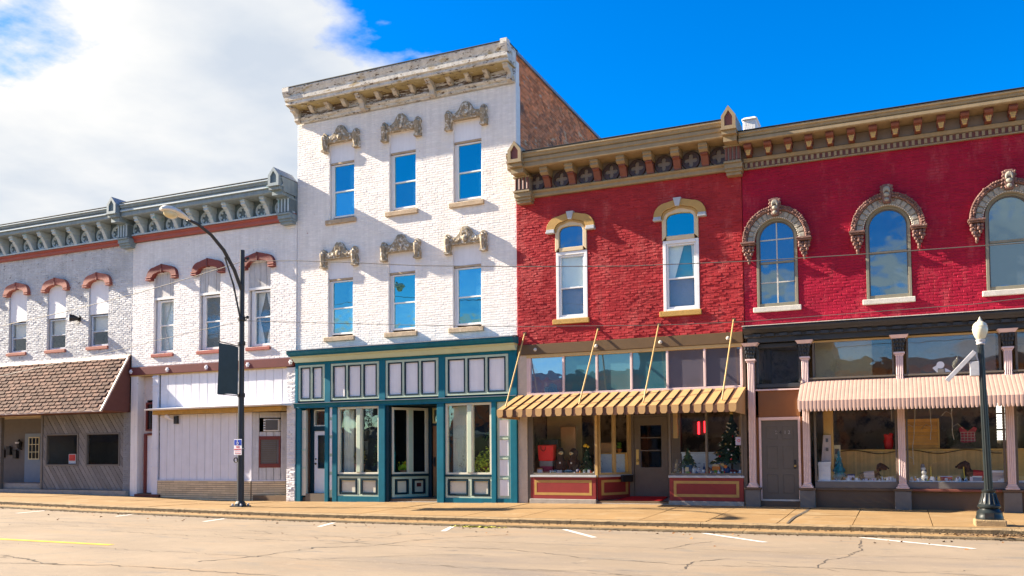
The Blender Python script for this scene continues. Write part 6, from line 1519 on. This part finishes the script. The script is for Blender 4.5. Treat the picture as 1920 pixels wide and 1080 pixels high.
t = thing('plank_panel', 'honey-coloured horizontal plank panel standing behind the right pink-awning window', 'panel', (11.05, 1.2, 1.38)); 
for k in range(9): put('plank', MB().box(10.55, 11.36, 1.2 - .003 * (k % 2), 1.24, 1.40 + k * .088, 1.40 + k * .088 + .082), m_honeyboard, t)
put('post', MB().box(11.365, 11.40, 1.19, 1.25, 1.40, 2.19), m_honeytrim, t)
def twig(x, y, lab, z0, z1, seed):
    t = thing('twig', lab, 'twig', (x, y, z0), 'whitewashed twigs hanging in the shop window'); r = random.Random(seed); pts = []; zz = z1; xx = x
    while zz > z0: pts.append((xx, y, zz)); zz -= .16; xx += r.gauss(0, .018)
    put('stem', MB().tube(pts, .010, 5), m_twig, t)
    for k in range(3):
        i = r.randrange(1, len(pts) - 1); p = Vector(pts[i]); s = r.choice((-1, 1)); put('side_twig', MB().tube([p, p + Vector((s * .12, 0, .08)), p + Vector((s * .24, 0, -.05))], .006, 5), m_twig, t)
twig(10.78, .7, 'long pale twig hanging in front of the left edge of the honey planks', .95, 2.75, 1); twig(11.15, .7, 'short pale twig hanging in front of the middle of the honey planks', 1.6, 2.75, 2); twig(11.66, .7, 'pale twig hanging right of the honey planks', 1.55, 2.75, 3); twig(10.28, .6, 'pale twig hanging just left of the middle pink column', 2.05, 2.75, 4)
t = thing('plaid_shirt', 'red and white plaid vest hanging in the right pink-awning window', 'clothing', (12.0, 1.6, 1.5)); put('cloth', MB().prism([(11.90, 1.58), (12.0, 1.55), (12.12, 1.56), (12.26, 1.58), (12.24, 1.80), (12.30, 1.92), (12.22, 1.97), (12.08, 1.84), (11.95, 1.97), (11.87, 1.93), (11.91, 1.78)], 1.6, 1.66), mat('red_check', (.50, .06, .10), .8, .1, 9), t)
q = MB()
for k in range(5): q.box(11.905 + .08 * k, 11.918 + .08 * k, 1.594, 1.599, 1.585, 1.83)
for k in range(4): q.box(11.90, 12.25, 1.593, 1.598, 1.61 + .07 * k, 1.622 + .07 * k)
put('check_stripe', q, m_poster, t)
t = thing('inner_window', 'bright louvred window in the back of the pink-awning shop', 'window', (12.6, 4.9, 1.6)); put('glow_pane', MB().box(12.95, 13.45, 4.93, 4.95, 1.65, 2.75), mat('daylit_blind', (.7, .68, .6), .6, .1, 3, emit=((1, .96, .85), .7)), t)
for k in range(12): put('louvre', MB().box(12.95, 13.25, 4.90, 4.93, 1.69 + k * .088, 1.71 + k * .088), m_browngrey, t)
put('sash_bar', MB().box(13.25, 13.29, 4.89, 4.93, 1.65, 2.75).box(12.95, 13.45, 4.88, 4.925, 2.40, 2.44).box(12.95, 13.45, 4.88, 4.925, 1.92, 1.96), m_blackmetal, t)
tag(put('garland_wire', MB().tube([(8.95 + .12 * k, .98, 1.33 + .05 * sin(k * .55)) for k in range(33)], .009, 5), m_blackmetal), 'dark string-light wire looped along the honey slat display back', 'wire')
t = thing('floodlight', 'round white lamp between two white cards on the ledge above the pink awning', 'light', (11.42, -.06, 3.27)); put('disc', MB().tube([(11.42, -.10, 3.46), (11.42, -.055, 3.46)], [.088, .088], 18), m_paper, t); put('card', MB().prism([(11.24, 3.40), (11.34, 3.28), (11.40, 3.30), (11.34, 3.46)], -.08, -.06), m_paper, t); put('card', MB().prism([(11.52, 3.28), (11.66, 3.29), (11.56, 3.36), (11.52, 3.38)], -.08, -.06), m_paper, t); put('mount', MB().box(11.36, 11.50, -.12, -.03, 3.272, 3.36), m_greypaint, t)
for (x, y, m) in ((11.95, -.10, m_leafdry),):
    pass
# B1 things
t = thing('window_sign', 'small red and white notice in the left plank-front window', 'sign', (-18.9, .2, 1.1)); put('notice_board', MB().box(-19.30, -18.90, .20, .21, 1.08, 1.46), m_paper, t); put('red_field', MB().box(-19.27, -18.93, .19, .199, 1.20, 1.44), m_signred, t)
for i, (x, z, lab) in enumerate(((-24.85, 1.35, 'black letter box at the far left of the dark entry wall'), (-24.42, 1.45, 'largest black letter box in the middle of the dark entry wall'), (-24.02, 1.30, 'low black letter box nearest the blue-grey door'))):
    t = thing('letter_box', lab, 'letter box', (x, 1.45, z), 'letter boxes in the dark entry'); put('letter_body', MB().box(x - .11, x + .11, 1.36, 1.499, z, z + .32), m_blackmetal, t, bev=.01); put('flap', MB().box(x - .115, x + .115, 1.34, 1.42, z + .325, z + .38), m_blackmetal, t, bev=.01)
    if i == 0: put('paper', MB().box(x - .08, x + .08, 1.345, 1.355, z + .22, z + .36), m_poster, t)
t = thing('wall_lantern', 'black wall lantern beside the blue-grey entry door', 'lantern', (-23.75, 1.4, 1.8)); put('lantern_body', MB().lathe(-23.75, 1.38, [(.04, 1.70), (.09, 1.78), (.11, 2.0), (.04, 2.08), (.01, 2.12)], 8), m_blackmetal, t); put('lantern_glass', MB().lathe(-23.75, 1.30, [(.08, 1.93), (.095, 2.0)], 8), m_paper, t); put('bracket_arm', MB().box(-23.78, -23.72, 1.40, 1.5, 1.66, 1.72), m_blackmetal, t)
# B2 air conditioner
t = thing('air_conditioner', 'white box air conditioner set into the wall above the red shuttered window', 'air conditioner', (-9.6, .2, 2.2))
def s3(u0, u1, z0, z1, t0, t1): return slab(u0, u1, z0, z1, t1 - t0, t0)
AX0, AX1, AY1 = -10.08, -9.00, .55
put('casing', slab(.34, .80, 2.19, 2.62, .28, -.2), m_ac, t, bev=.012); put('grille', slab(.42, .77, 2.23, 2.58, .02, .081), m_acgrille, t)
for k in range(4): put('vent_fin', slab(.352 + .0, .405, 2.25 + k * .085, 2.29 + k * .085, .012, .081), m_acgrille, t)

# ================================================================= street furniture
PXp, PYp = -7.75, -3.2; PZ = zwalk(PXp, PYp)
t = thing('street_lamp', 'tall dark grey street lamp with a white cobra head carrying a dark banner', 'street lamp', (PXp, PYp, PZ))
put('pole', MB().tube([(PXp, PYp, PZ + .02), (PXp, PYp, 3.5), (PXp, PYp, 7.62)], [.105, .085, .07], 16), m_pole, t, smooth=True)
put('base_plate', MB().box(PXp - .22, PXp + .22, PYp - .22, PYp + .22, PZ - .02, PZ + .035).lathe(PXp, PYp, [(.17, PZ + .036), (.16, PZ + .10), (.11, PZ + .17)], 14), m_pole, t)
for sx_ in (-1, 1):
    for sy_ in (-1, 1): put('anchor_bolt', MB().lathe(PXp + sx_ * .16, PYp + sy_ * .16, [(.035, PZ + .036), (.035, PZ + .08), (.02, PZ + .10)], 6), m_steel, t)
arm = [(PXp, PYp, 6.35), (PXp, PYp - .35, 6.95), (PXp, PYp - .8, 7.45), (PXp - .02, PYp - 1.3, 7.80), (PXp - .05, PYp - 1.8, 8.0), (PXp - .10, PYp - 2.15, 8.06)]
put('arm', MB().tube(arm, [.055, .055, .055, .05, .045, .04], 10), m_pole, t, smooth=True)
put('brace', MB().tube([(PXp, PYp - .02, 5.15), (PXp, PYp - .10, 5.6), (PXp, PYp - .38, 6.5), (PXp, PYp - .75, 7.25)], .028, 8), m_pole, t, smooth=True)
hd = MB()
hp = [(PXp - .08, PYp - 2.1, 8.06, .05, .05), (PXp - .1, PYp - 2.25, 8.09, .10, .08), (PXp - .12, PYp - 2.5, 8.13, .17, .12), (PXp - .15, PYp - 2.75, 8.16, .20, .13), (PXp - .17, PYp - 2.95, 8.16, .17, .11), (PXp - .18, PYp - 3.06, 8.14, .06, .05)]
n = 14
for k, (x, y, z, w_, h_) in enumerate(hp):
    for j in range(n): a_ = 2 * pi * j / n; hd.v.append((x + w_ * cos(a_), y, z + (h_ if sin(a_) > 0 else h_ * .45) * sin(a_)))
for k in range(len(hp) - 1):
    for j in range(n): hd.f.append((k * n + j, k * n + (j + 1) % n, (k + 1) * n + (j + 1) % n, (k + 1) * n + j)); hd.m.append(0)
hd.f.append(tuple(range(n))); hd.m.append(0); hd.f.append(tuple(range((len(hp) - 1) * n + n - 1, (len(hp) - 1) * n - 1, -1))); hd.m.append(0)
h = put('lamp_head', hd, m_lamphead, t, smooth=True)
put('lens', MB().ball((PXp - .15, PYp - 2.72, 8.09), (.15, .24, .14), 14, 8), m_amber, h, smooth=True)
put('photocell', MB().lathe(PXp - .11, PYp - 2.38, [(.04, 8.20), (.04, 8.27), (.01, 8.29)], 8), m_greypaint, h)
for z_ in (5.45, 4.70, 3.12): put('clamp', MB().lathe(PXp, PYp, [(.11, z_), (.115, z_ + .02), (.115, z_ + .10), (.11, z_ + .12)], 12), m_blackmetal, t)
for z_ in (4.66, 3.16): put('banner_rod', MB().tube([(PXp, PYp - .1, z_), (PXp - .03, PYp - .95, z_ + (.06 if z_ > 4 else 0))], .014, 6), m_pole, t)
for z_ in (7.3, 5.5): put('cable_hook', MB().ring((PXp + .14, PYp, z_), .05, .014, 12, 5).ball((PXp + .2, PYp + .02, z_ + .05), .05, 8, 5), m_blackmetal, t)
put('grip', MB().ring((PXp - .06, PYp - .15, 1.22), .07, .02, 10, 5), m_blackmetal, t)
q = MB(); n = 12; m_ = 16
for i in range(n + 1):
    for j in range(m_ + 1):
        u, v = i / n, j / m_; x = PXp - .02 + .05 * sin(v * 3.0 + .5) * u - .02 * u; y = PYp - .12 - .83 * u - .03 * sin(v * pi) * (u > .9); z = lerp(4.63 + .06 * u, 3.18, v) + .015 * sin(u * 5)
        q.v.append((x, y, z))
for i in range(n):
    for j in range(m_): a_ = i * (m_ + 1) + j; q.f.append((a_, a_ + 1, a_ + m_ + 2, a_ + m_ + 1)); q.m.append(0)
q2 = MB(); k = len(q.v); q2.v = q.v + [(x - .006, y, z) for x, y, z in q.v]; q2.f = q.f + [tuple(w + k for w in reversed(f)) for f in q.f]; q2.m = q.m * 2
tag(put('banner', q2, m_banner, None, smooth=True), 'plain dark slate banner hanging from the tall street lamp', 'banner')
sx0, sx1, sz0, sz1 = -7.885, -7.585, 1.37, 1.845; sy = PYp - .15
t = thing('parking_sign', 'blue and white no parking sign for disabled parking on the street lamp pole', 'sign', (-7.73, sy, 1.37))
put('sign_plate', MB().box(sx0, sx1, sy, sy + .012, sz0, sz1), m_signwhite, t, bev=.004)
put('blue_field', MB().box(sx0 + .015, sx1 - .015, sy - .004, sy - .0005, 1.665, sz1 - .015), m_signblue, t)
xc = (sx0 + sx1) / 2
q = MB(); q.ring((xc - .005, sy - .008, 1.725), .035, .007, 14, 5); q.ball((xc - .012, sy - .008, 1.805), (.014, .004, .014), 8, 5); q.box(xc - .02, xc - .006, sy - .010, sy - .005, 1.735, 1.79); q.box(xc - .006, xc + .03, sy - .010, sy - .005, 1.738, 1.752); q.box(xc + .022, xc + .034, sy - .010, sy - .005, 1.70, 1.738)
put('wheelchair_symbol', q, m_signwhite, t)
add('lettering', text_mesh('lettering', 'NO', .085, m_signred), t, (xc, sy - .003, 1.61)); add('lettering', text_mesh('lettering', 'PARKING', .066, m_signred), t, (xc, sy - .003, 1.535))
put('red_strip', MB().box(sx0 + .03, sx1 - .03, sy - .004, sy - .0005, 1.462, 1.474), m_signred, t)
add('lettering', text_mesh('lettering', 'VAN ACCESSIBLE', .030, m_signred), t, (xc, sy - .003, 1.415))
put('strap', MB().box(sx0 + .1, sx1, sy + .013, PYp, 1.55, 1.58), m_steel, t)

LX, LY = 12.08, -3.95; LZ = zwalk(LX, LY)
t = thing('lamp_post', 'ornate black lamp post with a milky acorn globe on a concrete block', 'lamp post', (LX, LY, LZ))
put('footing', MB().box(LX - .28, LX + .28, LY - .28, LY + .28, LZ - .1, LZ + .13), m_kerb, t, bev=.02)
zb = LZ + .132
put('base', MB().lathe(LX, LY, [(.25, zb), (.25, zb + .05), (.235, zb + .08), (.235, zb + .14), (.19, zb + .19), (.18, zb + .21), (.215, zb + .24), (.215, zb + .27), (.16, zb + .33), (.125, zb + .45), (.115, zb + .53), (.13, zb + .55), (.13, zb + .58), (.10, zb + .6)], 24), m_polegreen, t, smooth=True)
for k in range(12): a_ = 2 * pi * k / 12; put('base_rib', MB().tube([(LX + .17 * cos(a_), LY + .17 * sin(a_), zb + .30), (LX + .135 * cos(a_), LY + .135 * sin(a_), zb + .42), (LX + .118 * cos(a_), LY + .118 * sin(a_), zb + .52)], [.025, .02, .012], 6), m_polegreen, t, smooth=True)
put('access_door', MB().box(LX - .10, LX + .06, LY - .245, LY - .225, zb + .03, zb + .13), m_blackmetal, t)
tz = 3.5; tx = LX - .06; zs0 = zb + .6
fl = MB(); n = 24; pp = [(LX, zs0, .080), (lerp(LX, tx, .5), (zs0 + tz) / 2, .070), (tx, tz, .058)]
for x, z, r_ in pp:
    for j in range(n): a_ = 2 * pi * j / n; q_ = r_ * (1 if j % 2 else .90); fl.v.append((x + q_ * cos(a_), LY + q_ * sin(a_), z))
for k in range(2):
    for j in range(n): fl.f.append((k * n + j, k * n + (j + 1) % n, (k + 1) * n + (j + 1) % n, (k + 1) * n + j)); fl.m.append(0)
put('fluted_shaft', fl, m_polegreen, t)
put('collar', MB().lathe(tx, LY, [(.075, tz), (.085, tz + .02), (.07, tz + .05), (.09, tz + .08), (.09, tz + .10), (.06, tz + .11)], 18), m_steel, t, smooth=True)
put('globe', MB().lathe(tx, LY, [(.07, tz + .112), (.10, tz + .15), (.135, tz + .24), (.147, tz + .32), (.135, tz + .36), (.142, tz + .37), (.12, tz + .42), (.08, tz + .46), (.045, tz + .48), (.04, tz + .50), (.02, tz + .53), (.012, tz + .56), (.003, tz + .575)], 24), m_globe, t, smooth=True)
q = MB(); a0 = Vector((LX - .17, LY - .05, 3.36)); a1 = Vector((LX - .70, LY - .05, 2.78)); d_ = (a1 - a0).normalized(); p_ = Vector((-d_.z, 0, d_.x)) * .045
q.hexa([a0 - p_ + Vector((0, -.03, 0)), a0 + p_ + Vector((0, -.03, 0)), a0 + p_ + Vector((0, .03, 0)), a0 - p_ + Vector((0, .03, 0)), a1 - p_ + Vector((0, -.03, 0)), a1 + p_ + Vector((0, -.03, 0)), a1 + p_ + Vector((0, .03, 0)), a1 - p_ + Vector((0, .03, 0))])
put('flag_tube', q, m_steel, t, bev=.006)
put('tube_bracket', MB().tube([(LX - .17, LY - .05, 3.34), (LX - .06, LY, 3.0), (LX - .05, LY, 2.95)], .018, 6).tube([(LX - .36, LY - .05, 3.13), (LX - .05, LY, 3.16)], .014, 6), m_steel, t)
put('control_box', MB().box(LX - .27, LX - .10, LY - .07, LY + .07, 2.86, 3.16), m_steel, t, bev=.01)
put('strap', MB().box(LX - .10, LX - .02, LY - .05, LY + .05, 2.75, 3.45), m_blackmetal, t)

def cable(pts, lab, r_=.009):
    out = []
    for k in range(len(pts) - 1):
        for i in range(8): u = i / 8; out.append(tuple(lerp(a, b_, u) for a, b_ in zip(pts[k], pts[k + 1])))
    out.append(pts[-1]); tag(put('cable', MB().tube(out, r_, 6), m_cable, None), lab, 'cable', 'overhead cables along the street')
YC = -3.2
cable([(-7.68, YC, 7.28), (-5.73, YC, 7.10), (-4.1, YC, 6.90), (-1.5, YC, 6.55), (1.42, YC, 6.25), (4.4, YC, 5.98), (7.29, YC, 5.82), (9.62, YC, 5.74), (12.93, YC, 5.66), (18, YC, 5.8)], 'upper cable running right from the tall street lamp across the red walls', .011)
cable([(-7.82, YC, 7.26), (-10, YC, 6.93), (-12.25, YC, 6.63), (-15.5, YC, 6.28), (-18.7, YC, 6.0), (-26, YC, 5.7)], 'upper cable running left from the tall street lamp across the grey wall', .011)
cable([(-7.68, YC, 5.45), (-6.4, YC, 5.33), (-2.16, YC, 4.95), (1.40, YC, 4.67), (5.23, YC, 4.45), (7.26, YC, 4.40), (12, YC, 4.45), (18, YC, 4.8)], 'lower cable running right from the tall street lamp below the windows', .008)
cable([(-7.82, YC, 5.44), (-11.4, YC, 5.04), (-12.2, YC, 4.92), (-18.6, YC, 4.23), (-26, YC, 3.9)], 'lower cable running left from the tall street lamp toward the shingled awning', .008)

# ================================================================= leaves and litter
def leaves(name, n, gen, m, s0, s1, zf):
    q = MB(); r = random.Random(n)
    for i in range(n):
        x, y = gen(r); a = r.uniform(0, 6.28); s = r.uniform(s0, s1); z = zf(x, y) + .006
        d1 = Vector((cos(a), sin(a), r.uniform(0, .5))); d2 = Vector((-sin(a), cos(a), r.uniform(0, .6)))
        c = Vector((x, y, z)); q.face([c - d1 * s, c - d2 * s * .55, c + d1 * s, c + d2 * s * .55 + Vector((0, 0, s * .3))])
    return put(name, q, m, None, kind='stuff')
leaves('fallen_leaves', 90, lambda r: (r.uniform(-12, 13.5), -5.25 - abs(r.gauss(0, 1.0))), m_leafdry, .02, .05, zroad)
leaves('gutter_litter', 520, lambda r: (r.uniform(-20, 14), -4.68 - abs(r.gauss(0, .06))), m_debris, .012, .035, lambda x, y: zkerb(x) - .112)
leaves('gutter_litter', 420, lambda r: (r.gauss(12.6, .75), -4.85 + r.gauss(0, .12)), m_debris, .015, .045, lambda x, y: zkerb(x) - .115)
leaves('yellow_leaf_pile', 130, lambda r: (1.35 + r.gauss(0, .35), -5.35 - abs(r.gauss(0, .10))), m_leafdryg, .025, .055, lambda x, y: zroad(x, y) + .01)
leaves('road_edge_litter', 700, lambda r: (r.uniform(-20, 14), -5.24 - abs(r.gauss(0, .05))), m_debris, .012, .03, zroad)

# ================================================================= the other side of the street, seen only as reflections in the glass
OPP = ((-150, -62.1, 9.5, m_bare, 'long far bare brick'), (-62, -44, 7.5, m_bare, 'low bare brick'), (-43.9, -27, 3.6, m_greybrick, 'single-storey grey brick'), (-26.9, -9, 8.2, m_bare, 'dark red brick'), (-8.9, 6, 9.8, m_greybrick, 'tall blue-grey brick'), (6.1, 22, 8.0, m_bare, 'bare brick'), (22.1, 45, 9.0, m_tanbrick, 'tan brick'))
for i, (xa, xb, h_, mm, nm) in enumerate(OPP):
    t = thing('brick_building', nm + ' building across the street, mirrored in the shop glass, number %s' % ('one', 'two', 'three', 'four', 'five', 'six', 'seven')[i], 'building', ((xa + xb) / 2, -49, -.2), 'buildings across the street')
    put('wall', MB().box(xa, xb, -54, -46, -.4, h_), mm, t)
    put('cornice', MB().box(xa, xb, -46, -45.6, h_ - .5, h_ + .1), m_tandk, t)
    n = int((xb - xa) / 2.6)
    for k in range(n):
        x = xa + 1.3 + k * (xb - xa - 1) / n
        put('window', MB().box(x - .5, x + .5, -46, -45.95, 5.0, 7.0), g_dark, t)
    put('shop_window', MB().box(xa + .8, xb - .8, -46, -45.95, .6, 2.9), g_dark, t)
    put('awning', MB().hexa([(xa + .4, -44.8, 2.9), (xb - .4, -44.8, 2.9), (xb - .4, -46, 2.9), (xa + .4, -46, 2.9), (xa + .4, -44.9, 3.0), (xb - .4, -44.9, 3.0), (xb - .4, -46, 3.8), (xa + .4, -46, 3.8)]), m_banner if i % 2 else m_greypaint, t)

for i, (x, y, h_) in enumerate(((-39.5, -44, 10.5), (-35, -45, 9.0), (-30, -44.3, 10.0), (-21.5, -43.6, 9.5), (-14, -43.8, 8.5))):
    t = thing('bare_tree', ('tallest bare street tree mirrored in the teal shop glass', 'smaller bare tree behind it across the street', 'bare tree across the street nearest the low grey building end', 'bare tree in front of the dark red building across the street', 'shortest bare tree across the street')[i], 'tree', (x, y, -.2), 'bare trees across the street')
    rt = random.Random(i + 90); br = MB(); tr = MB()
    tr.tube([(x, y, -.3), (x + .05, y, h_ * .2), (x, y, h_ * .38)], [.22, .17, .14], 8)
    def grow(p, d, ln, r_, lv):
        q_ = p + d * ln; br.tube([p, p + d * ln * .5 + Vector((rt.gauss(0, .06), rt.gauss(0, .06), 0)), q_], [r_, r_ * .8, r_ * .6], 5 if lv < 2 else 3, cap=False)
        if lv < 4:
            for k in range(3): grow(q_, (d + Vector((rt.gauss(0, .55), rt.gauss(0, .55), rt.gauss(.12, .3)))).normalized(), ln * rt.uniform(.62, .85), r_ * .6, lv + 1)
    for k in range(4): grow(Vector((x, y, h_ * .3 + k * .25)), Vector((cos(k * 1.6 + i), sin(k * 1.6 + i), 1.3)).normalized(), h_ * .2, .08, 0)
    put('trunk', tr, m_browngrey, t); put('crown', br, m_browngrey, t)

# ================================================================= tiny clutter on the display floors, too small to pick apart
m_bits = [m_snow, m_paper, m_redcloth, m_blueglaze, m_leafgreen, m_goldb, m_lavender, m_orange, m_blackplush]
def clutter(name, x0, x1, y0, y1, z, n, seed, tall):
    q = MB(); r = random.Random(seed)
    for i in range(n):
        x = r.uniform(x0, x1); y = r.uniform(y0, y1); k = r.choice([0, 0, 0, 1, 1, 2, 3, 4, 5, 6, 7, 8]); t_ = r.random(); h = r.uniform(.03, tall); w_ = r.uniform(.012, .04)
        if t_ < .4: q.box(x - w_, x + w_, y - w_, y + w_, z, z + h, k)
        elif t_ < .7: q.lathe(x, y, [(w_, z), (w_ * 1.1, z + h * .5), (w_ * .4, z + h * .8), (w_ * .45, z + h)], 8, k)
        else: q.ball((x, y, z + w_), w_, 7, 5, k)
    put(name, q, m_bits, None, kind='stuff')
clutter('window_trinkets', .50, 2.38, .16, .40, .745, 60, 1, .13)
clutter('window_trinkets', 4.68, 6.5, .16, .34, .745, 60, 2, .13)
clutter('window_trinkets', 8.85, 10.35, .16, .62, .60, 70, 3, .11)
clutter('window_trinkets', 10.66, 12.72, .16, .62, .60, 90, 4, .11)
